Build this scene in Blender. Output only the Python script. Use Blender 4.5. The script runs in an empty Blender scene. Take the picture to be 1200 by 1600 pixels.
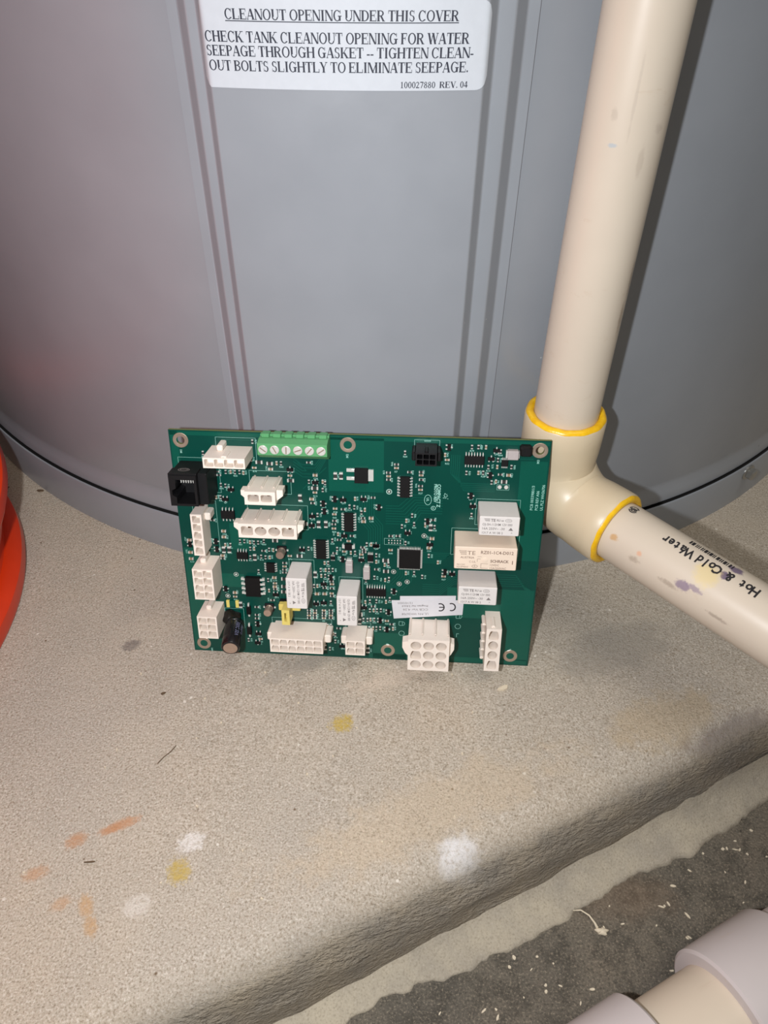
import bpy, bmesh, math, random
import numpy as np
from mathutils import Matrix, Vector

random.seed(7)
rng = np.random.default_rng(7)
S = 0.001                       # every shape below is written in millimetres
scene = bpy.context.scene
COL = scene.collection

# ------------------------------------------------------------------ camera
cam_d = bpy.data.cameras.new('camera')
cam = bpy.data.objects.new('camera', cam_d)
COL.objects.link(cam)
cam_d.sensor_fit = 'VERTICAL'
cam_d.sensor_height = 24.0
cam_d.sensor_width = 18.0
cam_d.lens = 1181.67 / 1600 * 24.0
cam_d.clip_start = 0.01
cam_d.clip_end = 50
CR = Vector((0.99994, 0.00752, 0.00847)); CU = Vector((-0.01133, 0.66351, 0.74808)); CW = Vector((0, 0.74813, -0.66355))
CP = Vector((0, 0, 312.96)) * S
cam.matrix_world = Matrix(((CR.x, CU.x, -CW.x, CP.x), (CR.y, CU.y, -CW.y, CP.y), (CR.z, CU.z, -CW.z, CP.z), (0, 0, 0, 1)))
scene.camera = cam

# ------------------------------------------------------------------ light: room ambience, ceiling lamp, the phone's flash
world = bpy.data.worlds.new('world'); scene.world = world
world.use_nodes = True
bg = world.node_tree.nodes['Background']
bg.inputs['Color'].default_value = (1.0, 0.93, 0.85, 1)
bg.inputs['Strength'].default_value = 0.19

def area_light(name, loc, size, energy, color, target=None, sy=None, direction=None):
    d = bpy.data.lights.new(name, 'AREA'); o = bpy.data.objects.new(name, d); COL.objects.link(o)
    d.energy = energy; d.color = color
    if sy: d.shape = 'RECTANGLE'; d.size = size; d.size_y = sy
    else: d.shape = 'DISK'; d.size = size
    o.location = loc
    dv = Vector(direction) if direction else Vector(target) - Vector(loc)
    o.rotation_euler = dv.to_track_quat('-Z', 'Y').to_euler()
    return o

flash_pos = CP + CR * (-0.046) + CU * (-0.004)
area_light('phone_flash', flash_pos, 0.010, 1.22, (0.975, 0.985, 1.02), direction=CW)
area_light('ceiling_lamp', (0.45, -0.25, 2.3), 1.2, 11.0, (1.0, 0.92, 0.82), target=(0.1, 0.3, 0), sy=0.3)

scene.view_settings.view_transform = 'Standard'
scene.view_settings.look = 'None'
scene.view_settings.exposure = 0.0
scene.view_settings.gamma = 1.0
scene.view_settings.use_curve_mapping = False

# ------------------------------------------------------------------ materials
def srgb(r, g, b):
    f = lambda v: (v / 255) / 12.92 if v / 255 <= 0.04045 else ((v / 255 + 0.055) / 1.055) ** 2.4
    return (f(r), f(g), f(b), 1.0)

class NT:
    """small helper around a node tree"""
    def __init__(self, name):
        self.m = bpy.data.materials.new(name); self.m.use_nodes = True
        self.t = self.m.node_tree; self.b = self.t.nodes['Principled BSDF']
    def n(self, typ, **kw):
        o = self.t.nodes.new(typ)
        for k, v in kw.items(): setattr(o, k, v)
        return o
    def l(self, a, b): self.t.links.new(a, b)
    def coord(self):
        if not hasattr(self, '_c'): self._c = self.n('ShaderNodeTexCoord').outputs['Object']
        return self._c
    def mapping(self, scale=(1, 1, 1), rot=(0, 0, 0), loc=(0, 0, 0)):
        m = self.n('ShaderNodeMapping'); m.inputs['Scale'].default_value = scale; m.inputs['Rotation'].default_value = rot
        m.inputs['Location'].default_value = loc
        self.l(self.coord(), m.inputs['Vector']); return m.outputs['Vector']
    def noise(self, scale, detail=4, rough=0.55, vec=None, dist=0.0):
        o = self.n('ShaderNodeTexNoise'); o.inputs['Scale'].default_value = scale; o.inputs['Detail'].default_value = detail
        o.inputs['Roughness'].default_value = rough; o.inputs['Distortion'].default_value = dist
        self.l(vec or self.coord(), o.inputs['Vector']); return o.outputs['Fac']
    def voro(self, scale, vec=None, rnd=1.0):
        o = self.n('ShaderNodeTexVoronoi'); o.inputs['Scale'].default_value = scale; o.inputs['Randomness'].default_value = rnd
        self.l(vec or self.coord(), o.inputs['Vector']); return o.outputs['Distance'], o.outputs['Color']
    def ramp(self, fac, stops):
        o = self.n('ShaderNodeValToRGB'); e = o.color_ramp.elements
        while len(e) < len(stops): e.new(0.5)
        for el, (p, c) in zip(e, stops):
            el.position = p; el.color = c if isinstance(c, tuple) else (c, c, c, 1)
        self.l(fac, o.inputs['Fac']); return o.outputs['Color']
    def math(self, op, a, b=None, clamp=False):
        o = self.n('ShaderNodeMath', operation=op); o.use_clamp = clamp
        for i, v in enumerate((a, b)):
            if v is None: continue
            if isinstance(v, (int, float)): o.inputs[i].default_value = v
            else: self.l(v, o.inputs[i])
        return o.outputs[0]
    def mix(self, fac, a, b, mode='MIX'):
        o = self.n('ShaderNodeMix', data_type='RGBA', blend_type=mode)
        for i, v in ((0, fac), (6, a), (7, b)):
            if isinstance(v, (int, float)): o.inputs[i].default_value = v
            elif isinstance(v, tuple): o.inputs[i].default_value = v
            else: self.l(v, o.inputs[i])
        return o.outputs[2]
    def spot(self, pos, rad, wob=0.5, nscale=180, edge=(0.75, 1.0), squash=(1, 1, 1), rotz=0.0):
        """mask of a stain or painted shade with a ragged outline at a place on the surface (metres)"""
        m = self.n('ShaderNodeMapping'); m.vector_type = 'TEXTURE'
        m.inputs['Location'].default_value = pos; m.inputs['Rotation'].default_value = (0, 0, rotz)
        m.inputs['Scale'].default_value = (rad * squash[0], rad * squash[1], rad * squash[2] if len(squash) > 2 else rad)
        self.l(self.coord(), m.inputs['Vector'])
        ln = self.n('ShaderNodeVectorMath', operation='LENGTH'); self.l(m.outputs['Vector'], ln.inputs[0])
        nz = self.noise(nscale, 5, 0.7)
        d = self.math('ADD', ln.outputs['Value'], self.math('MULTIPLY', self.math('SUBTRACT', nz, 0.5), 2 * wob))
        o = self.n('ShaderNodeMapRange'); o.interpolation_type = 'SMOOTHSTEP'
        o.inputs['From Min'].default_value = edge[0]; o.inputs['From Max'].default_value = edge[1]
        o.inputs['To Min'].default_value = 1; o.inputs['To Max'].default_value = 0
        self.l(d, o.inputs['Value']); return o.outputs['Result']
    def bump(self, height, strength=0.3, dist=0.001, prev=None):
        o = self.n('ShaderNodeBump'); o.inputs['Strength'].default_value = strength; o.inputs['Distance'].default_value = dist
        self.l(height, o.inputs['Height'])
        if prev is not None: self.l(prev, o.inputs['Normal'])
        self.l(o.outputs['Normal'], self.b.inputs['Normal']); return o.outputs['Normal']
    def color(self, c):
        if isinstance(c, tuple): self.b.inputs['Base Color'].default_value = c
        else: self.l(c, self.b.inputs['Base Color'])
    def rough(self, r):
        if isinstance(r, (int, float)): self.b.inputs['Roughness'].default_value = r
        else: self.l(r, self.b.inputs['Roughness'])
    def set(self, **kw):
        for k, v in kw.items(): self.b.inputs[k.replace('_', ' ')].default_value = v
        return self.m

def plain(name, col, rough=0.5, metal=0.0, var=0.06, scale=900, bump=0.0, spec=0.5):
    """procedural surface: a base colour with slight mottling, optional grain"""
    t = NT(name)
    f = t.noise(scale, 3, 0.6)
    dark = tuple(max(0, c * (1 - var)) for c in col[:3]) + (1,); lite = tuple(min(1, c * (1 + var)) for c in col[:3]) + (1,)
    t.color(t.ramp(f, [(0.3, dark), (0.7, lite)]))
    t.rough(rough); t.set(Metallic=metal); t.b.inputs['Specular IOR Level'].default_value = spec
    if bump: t.bump(f, bump, 0.0002)
    return t.m

MAT = {}
# --- concrete pad
def concrete_pad_mat():
    t = NT('pad_concrete')
    big = t.noise(7, 4, 0.6); mid = t.noise(38, 5, 0.65); fine = t.noise(1150, 4, 0.65); vfine = t.noise(2600, 3, 0.7); grit = t.noise(520, 4, 0.6)
    c = t.ramp(big, [(0.30, srgb(178, 170, 158)), (0.5, srgb(188, 178, 162)), (0.70, srgb(194, 179, 158))])
    c = t.mix(t.ramp(mid, [(0.40, 0.0), (0.68, 0.45)]), c, srgb(170, 162, 149))
    c = t.mix(t.ramp(grit, [(0.36, 0.45), (0.46, 0.0)]), c, srgb(160, 146, 126))
    c = t.mix(t.ramp(fine, [(0.34, 0.9), (0.47, 0.0)]), c, srgb(138, 125, 106))
    c = t.mix(t.ramp(fine, [(0.53, 0.0), (0.68, 0.85)]), c, srgb(220, 212, 199))
    c = t.mix(t.ramp(vfine, [(0.28, 0.6), (0.42, 0.0)]), c, srgb(128, 116, 100))
    d, col = t.voro(150); sz = t.noise(60, 2)
    c = t.mix(t.math('MULTIPLY', t.ramp(d, [(0.08, 1.0), (0.13, 0.0)]), t.ramp(sz, [(0.55, 0.0), (0.62, 0.8)])), c, srgb(232, 226, 214))
    d2, _ = t.voro(120, t.mapping(loc=(0.31, 0.17, 0)))
    c = t.mix(t.math('MULTIPLY', t.ramp(d2, [(0.05, 1.0), (0.09, 0.0)]), t.ramp(t.noise(45, 2, vec=t.mapping(loc=(1, 2, 0))), [(0.52, 0.0), (0.58, 0.9)])), c, srgb(112, 92, 70))
    # stain spots, paint, dirt, and pipe shade put into the colour
    stains_and_shade = [((-0.0185, 0.201, 0), 0.0058, srgb(190, 164, 70), 0.9, (1.15, 1.0), 420),
              ((-0.0815, 0.132, 0), 0.0056, srgb(188, 164, 88), 0.9, (1.0, 1.15), 420),
              ((-0.0785, 0.144, 0), 0.0052, srgb(228, 224, 218), 0.8, (1.3, 1.0), 420),
              ((-0.095, 0.1185, 0), 0.0055, srgb(218, 212, 202), 0.55, (1.3, 1), 420),
              ((0.033, 0.139, -0.001), 0.0088, srgb(222, 220, 218), 0.95, (1.3, 1.3), 260),
              ((-0.1090, 0.1515, 0), 0.0060, srgb(190, 142, 104), 0.85, (1.5, .5), 520),
              ((-0.1140, 0.1490, 0), 0.0050, srgb(186, 138, 100), 0.85, (1.2, .5), 520),
              ((-0.1270, 0.1442, 0), 0.0048, srgb(186, 140, 102), 0.8, (1.2, .8), 520),
              ((-0.1390, 0.1305, 0), 0.0050, srgb(188, 146, 110), 0.7, (1.3, .7), 520),
              ((-0.1150, 0.1185, 0), 0.0042, srgb(192, 152, 104), 0.7, (.8, 1.4), 520),
              ((-0.1110, 0.1110, 0), 0.0040, srgb(192, 152, 104), 0.7, (.8, 1.3), 520),
              ((-0.1250, 0.1190, 0), 0.0040, srgb(190, 150, 112), 0.6, (1.2, .8), 520),
              ((-0.1303, 0.2466, 0), 0.0050, srgb(118, 110, 104), 0.8, (1.3, .8), 420),
              ((-0.205, 0.262, 0), 0.0048, srgb(128, 112, 108), 0.8, (1.3, .8), 420),
              ((0.118, 0.243, 0.003), 0.036, srgb(150, 144, 134), 0.5, (1.2, .5), 90),  # shadow band under the branch pipe, painted as a grey patch
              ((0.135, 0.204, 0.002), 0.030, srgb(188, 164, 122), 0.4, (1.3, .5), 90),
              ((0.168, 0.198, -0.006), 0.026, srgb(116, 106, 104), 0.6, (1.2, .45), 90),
              ((0.008, 0.229, 0), 0.016, srgb(212, 196, 178), 0.6, (1.6, .5), 200),
              ((-0.040, 0.234, 0), 0.018, srgb(156, 150, 140), 0.5, (1.8, .35), 160),  # greyer streak along the foot of the board
              ((0.020, 0.158, 0), 0.050, srgb(200, 180, 150), 0.45, (1.6, .35), 80)]
    for pos, rad, colr, amt, sq, ns in stains_and_shade:
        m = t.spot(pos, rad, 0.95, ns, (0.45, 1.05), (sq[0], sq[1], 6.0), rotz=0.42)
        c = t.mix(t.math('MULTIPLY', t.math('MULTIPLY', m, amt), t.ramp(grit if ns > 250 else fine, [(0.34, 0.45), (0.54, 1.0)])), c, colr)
    # darker cement tone on the side face below the rounded arris
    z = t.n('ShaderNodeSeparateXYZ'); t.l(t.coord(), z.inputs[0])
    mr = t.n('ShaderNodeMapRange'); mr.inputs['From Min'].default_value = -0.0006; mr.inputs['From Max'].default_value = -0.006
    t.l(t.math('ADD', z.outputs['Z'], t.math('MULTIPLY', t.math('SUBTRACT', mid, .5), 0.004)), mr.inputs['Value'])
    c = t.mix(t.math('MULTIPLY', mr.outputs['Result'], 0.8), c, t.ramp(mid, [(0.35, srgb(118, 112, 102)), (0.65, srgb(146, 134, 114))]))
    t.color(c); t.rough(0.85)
    nb = t.bump(fine, 0.75, 0.0007)
    nb = t.bump(t.noise(420, 4, 0.65), 0.5, 0.0013, nb)
    st = t.noise(90, 3, 0.6, t.mapping(scale=(1, 7, 7), rot=(0, 0, -0.447)))
    t.bump(t.math('MULTIPLY', st, mr.outputs['Result']), 0.6, 0.004, nb)
    return t.m
def mortar_mat():
    t = NT('mortar_grey')
    mid = t.noise(40, 4, 0.6); fine = t.noise(1100, 4, 0.65)
    c = t.ramp(mid, [(0.35, srgb(158, 150, 136)), (0.65, srgb(180, 170, 150))])
    c = t.mix(t.ramp(fine, [(0.36, 0.5), (0.48, 0.0)]), c, srgb(132, 122, 106))
    c = t.mix(t.ramp(fine, [(0.58, 0.0), (0.7, 0.5)]), c, srgb(200, 192, 176))
    t.color(c); t.rough(0.9)
    nb = t.bump(fine, 0.45, 0.0006); t.bump(t.noise(220, 4, 0.6), 0.35, 0.0014, nb)
    return t.m
def floor_mat():
    t = NT('floor_concrete')
    big = t.noise(14, 5, 0.65); mid = t.noise(90, 5, 0.7); fine = t.noise(1000, 5, 0.7)
    c = t.ramp(big, [(0.32, srgb(92, 87, 78)), (0.5, srgb(108, 101, 89)), (0.68, srgb(120, 110, 95))])
    c = t.mix(t.ramp(mid, [(0.40, 0.7), (0.52, 0.0)]), c, srgb(70, 66, 58))
    c = t.mix(t.ramp(fine, [(0.36, 0.7), (0.47, 0.0)]), c, srgb(58, 54, 46))
    c = t.mix(t.ramp(fine, [(0.54, 0.0), (0.68, 0.8)]), c, srgb(160, 148, 128))
    c = t.mix(t.math('MULTIPLY', t.spot((0.110, 0.140, -0.040), 0.02, .6, 80, (.2, 1.1), (1.5, .7, 3)), .3), c, srgb(122, 98, 76))
    t.color(c); t.rough(0.85)
    nb = t.bump(t.noise(900, 5, 0.75), 0.5, 0.0008); t.bump(t.noise(200, 4, 0.6), 0.35, 0.002, nb)
    return t.m
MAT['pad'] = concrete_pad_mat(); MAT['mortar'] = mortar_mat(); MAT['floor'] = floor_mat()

def tank_mat():
    t = NT('grey_enamel')
    f = t.noise(25, 4, 0.5); d, _ = t.voro(55)
    c = t.ramp(f, [(0.3, srgb(142, 147, 153)), (0.7, srgb(148, 153, 159))])
    pit = t.math('MULTIPLY', t.ramp(d, [(0.015, 1.0), (0.03, 0.0)]), t.ramp(t.noise(19, 2), [(0.5, 0.0), (0.56, 0.8)]))
    c = t.mix(pit, c, srgb(206, 204, 200))
    d2, _ = t.voro(34, t.mapping(loc=(.2, .5, .1)))
    c = t.mix(t.math('MULTIPLY', t.ramp(d2, [(0.012, 1.0), (0.025, 0.0)]), t.ramp(t.noise(11, 2), [(0.5, 0.0), (0.56, 0.9)])), c, srgb(82, 74, 72))
    t.color(c); t.rough(t.ramp(t.noise(60, 3), [(0.3, 0.30), (0.7, 0.36)]))
    t.b.inputs['Specular IOR Level'].default_value = 0.85
    t.bump(t.noise(350, 3, .5), 0.05, 0.0004)
    return t.m
MAT['tank'] = tank_mat()
MAT['gap'] = plain('gap_black', srgb(14, 13, 12), 0.8)
MAT['steel'] = plain('zinc_steel', srgb(172, 172, 168), 0.32, 0.9)
MAT['paper'] = plain('label_paper', srgb(194, 200, 206), 0.55, 0, 0.02, 300)
MAT['sticker'] = plain('sticker_paper', srgb(214, 214, 218), 0.5, 0, 0.02, 300)
MAT['ink'] = plain('label_ink', srgb(32, 37, 52), 0.6)

def pipe_mat(name, base, smudges=()):
    t = NT(name)
    f = t.noise(18, 4, 0.6); g = t.noise(160, 4, 0.7, t.mapping(scale=(0.25, 1, 1)))
    dark = tuple(v * .93 for v in base[:3]) + (1,)
    c = t.ramp(f, [(0.3, dark), (0.7, base)])
    c = t.mix(t.ramp(g, [(0.28, 0.35), (0.38, 0.0)]), c, srgb(196, 176, 152))
    for pos, rad, sq, colr, amt, ns, ed in smudges:
        c = t.mix(t.math('MULTIPLY', t.spot(pos, rad, 0.7, ns, ed, sq), amt), c, colr)
    t.color(c); t.rough(0.36); t.bump(g, 0.06, 0.0003)
    t.b.inputs['Subsurface Weight'].default_value = 0.0
    return t.m
CPVC = srgb(212, 200, 182)
PR = 14.3 * S
def bp(s, phi, r=PR): a = math.radians(phi); return (s * S, r * math.cos(a), r * math.sin(a))
MAT['cpvc'] = pipe_mat('cpvc_cream', CPVC, [
    ((-.0062, -.0129, .2373), .0016, (1.2, 1.2, .6), srgb(150, 176, 194), .5, 400, (.5, 1)),
    ((-.0074, -.0122, .2468), .0016, (1.0, 1.0, 1.6), srgb(160, 146, 130), .25, 500, (.4, 1)),
    ((.0085, -.0115, .2426), .0024, (1.2, 1, .9), srgb(160, 144, 132), .25, 500, (.3, 1)),
    ((-.0020, -.0141, .252), .0012, (.6, .6, 14), srgb(176, 164, 150), .28, 200, (.4, 1)),
    ((.0040, -.0137, .232), .0012, (1.3, .8, 6), srgb(166, 150, 134), .28, 200, (.4, 1)),
    ((.0124, -.0071, .188), .0030, (.6, 1, 4), srgb(150, 132, 112), .5, 700, (.3, .9)),
    ((.0113, -.0088, .172), .0024, (.6, 1, 4), srgb(160, 140, 120), .6, 700, (.3, .9))])
MAT['cpvc_branch'] = pipe_mat('cpvc_cream_marked', CPVC, [
    (bp(80.5, 156), 0.0032, (1.5, 1.0, 1.0), srgb(126, 108, 136), .75, 420, (.45, .9)),
    (bp(85, 150), 0.0026, (2.0, .7, .7), srgb(136, 118, 142), .65, 420, (.45, .9)),
    (bp(91, 103), 0.0024, (1.0, 1.1, 1.1), srgb(84, 66, 104), .85, 420, (.5, .95)),
    (bp(92.5, 78), 0.0028, (1.5, 1.1, 1.1), srgb(92, 74, 112), .85, 420, (.5, .95)),
    (bp(86, 120), 0.0062, (1.1, 1.2, 1.0), srgb(226, 205, 140), .6, 200, (.4, 1.0)),
    (bp(57, 165), 0.0030, (1.6, .8, .8), srgb(150, 134, 116), .5, 600, (.2, .8)),
    (bp(58, 150), 0.0016, (1, 1, 1), srgb(222, 160, 120), .6, 200, (.4, 1.0)),
    (bp(75, 168), 0.0035, (2.2, .5, .5), srgb(140, 124, 108), .5, 600, (.2, .8)),
    (bp(45, 150), 0.0022, (1.2, 1, 1), srgb(196, 150, 84), .7, 400, (.4, .9)),
    (bp(98, 172), 0.0035, (2.2, .4, .4), srgb(130, 114, 100), .5, 600, (.2, .8))])
MAT['elbow'] = pipe_mat('elbow_cream', srgb(214, 198, 168))
def cement_mat():
    t = NT('solvent_cement')
    f = t.noise(300, 4, .6)
    t.color(t.ramp(f, [(0.3, srgb(232, 176, 10)), (0.7, srgb(248, 202, 36))])); t.rough(0.3); t.bump(f, .3, .0006)
    return t.m
MAT['cement'] = cement_mat()
MAT['pvc_white'] = pipe_mat('pvc_white', srgb(202, 194, 192))
MAT['pvc_cream'] = pipe_mat('pvc_offwhite', srgb(214, 200, 180))
MAT['print'] = plain('black_print', srgb(36, 34, 36), 0.6)
MAT['bucket'] = plain('orange_red_plastic', srgb(214, 56, 14), 0.35, 0, 0.05, 40)

def pcb_mat():
    t = NT('soldermask_green')
    f = t.noise(60, 3, .5)
    t.color(t.ramp(f, [(0.3, srgb(0, 63, 54)), (0.7, srgb(0, 68, 57))])); t.rough(0.3)
    t.b.inputs['Specular IOR Level'].default_value = 0.4
    return t.m
MAT['pcb'] = pcb_mat()
MAT['pour'] = plain('soldermask_over_copper', srgb(0, 82, 67), 0.3, 0, .03)
MAT['trace'] = plain('soldermask_over_trace', srgb(4, 84, 70), 0.3, 0, .03)
MAT['edge'] = plain('fibreglass_edge', srgb(112, 118, 66), 0.7)
MAT['silk'] = plain('silkscreen_ink', srgb(150, 206, 192), 0.6)
MAT['nylon'] = plain('nylon_white', srgb(240, 229, 217), 0.45, 0, .02, 200)
MAT['relay'] = plain('relay_white', srgb(224, 220, 216), 0.4, 0, .02, 200)
MAT['relay_cream'] = plain('relay_cream', srgb(236, 218, 198), 0.42, 0, .02, 200)
MAT['relay_ink'] = plain('relay_ink', srgb(128, 122, 120), 0.6)
MAT['relay_ink2'] = plain('relay_ink_brown', srgb(138, 116, 102), 0.6)
MAT['black'] = plain('black_plastic', srgb(16, 16, 18), 0.5, 0, .15, spec=.35)
MAT['chip'] = plain('chip_epoxy', srgb(10, 8, 9), 0.6, 0, .2, spec=.3)
MAT['tin'] = plain('tinned_metal', srgb(226, 226, 220), 0.35, 0.35)
MAT['ring'] = plain('solder_ring', srgb(184, 166, 148), 0.35, 0.6)
MAT['terminal'] = plain('terminal_green', srgb(88, 158, 104), 0.45, 0, .03)
MAT['grey_part'] = plain('moulded_grey', srgb(178, 170, 168), 0.5, 0, .04)
MAT['ceramic'] = plain('ceramic_brown', srgb(146, 124, 100), 0.5, 0, .1)
MAT['resistor'] = plain('resistor_dark', srgb(46, 48, 46), 0.5, 0, .2)
MAT['alu'] = plain('aluminium_can', srgb(196, 172, 156), 0.3, 0.7)
MAT['yellow'] = plain('yellow_plastic', srgb(224, 206, 112), 0.45, 0, .04)
MAT['brass'] = plain('contact_metal', srgb(120, 92, 66), 0.35, 0.8)
MAT['glue'] = plain('black_glue', srgb(24, 20, 17), 0.35, 0, .3, 300, .5)
MAT['sleeve'] = plain('capacitor_sleeve', srgb(22, 20, 24), 0.25, 0, .1)
MAT['sleeve_ink'] = plain('sleeve_ink', srgb(110, 112, 140), 0.4)
MAT['chip_pale'] = plain('pale_debris', srgb(214, 202, 178), 0.8, 0, .08)
MAT['twig'] = plain('dark_debris', srgb(96, 78, 58), 0.85, 0, .2)
MAT['wall'] = plain('painted_wall', srgb(196, 190, 180), 0.8, 0, .03, 20)

# ------------------------------------------------------------------ mesh helpers
class MB:
    """collects faces (mm) and links them as ONE mesh object"""
    def __init__(self): self.v = []; self.f = []; self.mi = []; self.cur = 0
    def add(self, verts, faces):
        k = len(self.v); self.v += [tuple(p) for p in verts]
        for f in faces: self.f.append([i + k for i in f]); self.mi.append(self.cur)
        return self
    def box(self, x0, x1, y0, y1, z0, z1, ch=0.0):
        if ch <= 0:
            P = [(x, y, z) for z in (z0, z1) for y in (y0, y1) for x in (x0, x1)]
            return self.add(P, [(0, 2, 3, 1), (4, 5, 7, 6), (0, 1, 5, 4), (2, 6, 7, 3), (0, 4, 6, 2), (1, 3, 7, 5)])
        # chamfered top rim and upright corners
        def ring(a, z, c): return [(x0 + a + c, y0 + a, z), (x1 - a - c, y0 + a, z), (x1 - a, y0 + a + c, z), (x1 - a, y1 - a - c, z),
                                   (x1 - a - c, y1 - a, z), (x0 + a + c, y1 - a, z), (x0 + a, y1 - a - c, z), (x0 + a, y0 + a + c, z)]
        return self.loft([ring(0, z0, ch), ring(0, z1 - ch, ch), ring(ch * .8, z1, ch)], cap=True)
    def loft(self, rings, cap=True, closed=True):
        n = len(rings[0]); v = [p for r in rings for p in r]; f = []
        for i in range(len(rings) - 1):
            for j in range(n if closed else n - 1):
                a, b = i * n + j, i * n + (j + 1) % n
                f.append((a, b, b + n, a + n))
        if cap: f.append(tuple(range(n))[::-1]); f.append(tuple(range((len(rings) - 1) * n, len(rings) * n)))
        return self.add(v, f)
    def prism(self, poly, z0, z1): return self.loft([[(x, y, z0) for x, y in poly], [(x, y, z1) for x, y in poly]])
    def lathe(self, prof, n=48, origin=(0, 0, 0), cap=True):
        rings = [[(origin[0] + r * math.cos(2 * math.pi * j / n), origin[1] + r * math.sin(2 * math.pi * j / n), origin[2] + z) for j in range(n)] for r, z in prof]
        return self.loft(rings, cap=cap)
    def tube(self, pts, rad, n=12, cap=True):
        pts = [Vector(p) for p in pts]; rads = rad if isinstance(rad, (list, tuple)) else [rad] * len(pts)
        rings = []; ref = None
        for i, p in enumerate(pts):
            d = (pts[min(i + 1, len(pts) - 1)] - pts[max(i - 1, 0)]).normalized()
            if ref is None:
                ref = d.orthogonal().normalized()
            ref = (ref - d * ref.dot(d)).normalized(); b = d.cross(ref)
            rings.append([tuple(p + (ref * math.cos(2 * math.pi * j / n) + b * math.sin(2 * math.pi * j / n)) * rads[i]) for j in range(n)])
        return self.loft(rings, cap=cap)
    def flat(self, polys, fn):
        for poly in polys: self.add([fn(x, y) for x, y in poly], [tuple(range(len(poly)))])
        return self
    def build(self, name, mats, parent=None, smooth=False, auto=None):
        me = bpy.data.meshes.new(name)
        me.from_pydata([(x * S, y * S, z * S) for x, y, z in self.v], [], self.f)
        for m in (mats if isinstance(mats, (list, tuple)) else [mats]): me.materials.append(MAT[m] if isinstance(m, str) else m)
        me.polygons.foreach_set('material_index', self.mi)
        bm = bmesh.new(); bm.from_mesh(me); bmesh.ops.recalc_face_normals(bm, faces=bm.faces); 
        if auto is not None:
            for f in bm.faces: f.smooth = True
            for e in bm.edges:
                if len(e.link_faces) == 2 and e.calc_face_angle(0) > math.radians(auto): e.smooth = False
        elif smooth:
            for f in bm.faces: f.smooth = True
        bm.to_mesh(me); bm.free()
        o = bpy.data.objects.new(name, me); COL.objects.link(o)
        if parent is not None: o.parent = parent
        return o

def empty(name, matrix=None, loc=None):
    o = bpy.data.objects.new(name, None); COL.objects.link(o); o.empty_display_size = 0.02
    if matrix is not None: o.matrix_world = matrix
    if loc is not None: o.location = Vector(loc) * S
    return o
def tag(o, label, cat, group=None):
    o['label'] = label; o['category'] = cat
    if group: o['group'] = group
    return o
def struct(o): o['kind'] = 'structure'; return o
def stuff(o): o['kind'] = 'stuff'; return o

_fc = {}
def text2d(txt, size=1.0, align='LEFT', bold=0.0, spacing=1.0):
    """sans lettering as flat polygons, cap height about 0.7*size"""
    key = (txt, align, bold, spacing)
    if key not in _fc:
        cu = bpy.data.curves.new('lettering', 'FONT'); cu.body = txt; cu.size = 1.0; cu.align_x = align; cu.resolution_u = 2
        cu.offset = bold; cu.space_character = spacing
        ob = bpy.data.objects.new('lettering', cu)
        me = bpy.data.meshes.new_from_object(ob)
        _fc[key] = [[(me.vertices[i].co.x, me.vertices[i].co.y) for i in p.vertices] for p in me.polygons]
        bpy.data.objects.remove(ob); bpy.data.curves.remove(cu); bpy.data.meshes.remove(me)
    return [[(x * size, y * size) for x, y in p] for p in _fc[key]]
def place(polys, dx, dy, rot=0.0):
    c, s = math.cos(rot), math.sin(rot)
    return [[(x * c - y * s + dx, x * s + y * c + dy) for x, y in p] for p in polys]
def width(polys): xs = [x for p in polys for x, _ in p]; return (min(xs), max(xs))
def fit_width(polys, w):
    a, b = width(polys); k = w / (b - a); return [[((x - a) * k, y) for x, y in p] for p in polys]
def rect(x0, y0, x1, y1): return [(x0, y0), (x1, y0), (x1, y1), (x0, y1)]
def frame2d(x0, y0, x1, y1, w): return [rect(x0, y0, x1, y0 + w), rect(x0, y1 - w, x1, y1), rect(x0, y0, x0 + w, y1), rect(x1 - w, y0, x1, y1)]
def ring2d(cx, cy, rx, ry, w, n=20, a0=0, a1=360):
    out = []
    for i in range(n):
        a, b = math.radians(a0 + (a1 - a0) * i / n), math.radians(a0 + (a1 - a0) * (i + 1) / n)
        out.append([(cx + rx * math.cos(a), cy + ry * math.sin(a)), (cx + rx * math.cos(b), cy + ry * math.sin(b)),
                    (cx + (rx - w) * math.cos(b), cy + (ry - w) * math.sin(b)), (cx + (rx - w) * math.cos(a), cy + (ry - w) * math.sin(a))])
    return out
def line2d(x0, y0, x1, y1, w):
    d = math.hypot(x1 - x0, y1 - y0); nx, ny = -(y1 - y0) / d * w / 2, (x1 - x0) / d * w / 2
    return [[(x0 + nx, y0 + ny), (x0 - nx, y0 - ny), (x1 - nx, y1 - ny), (x1 + nx, y1 + ny)]]

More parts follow.
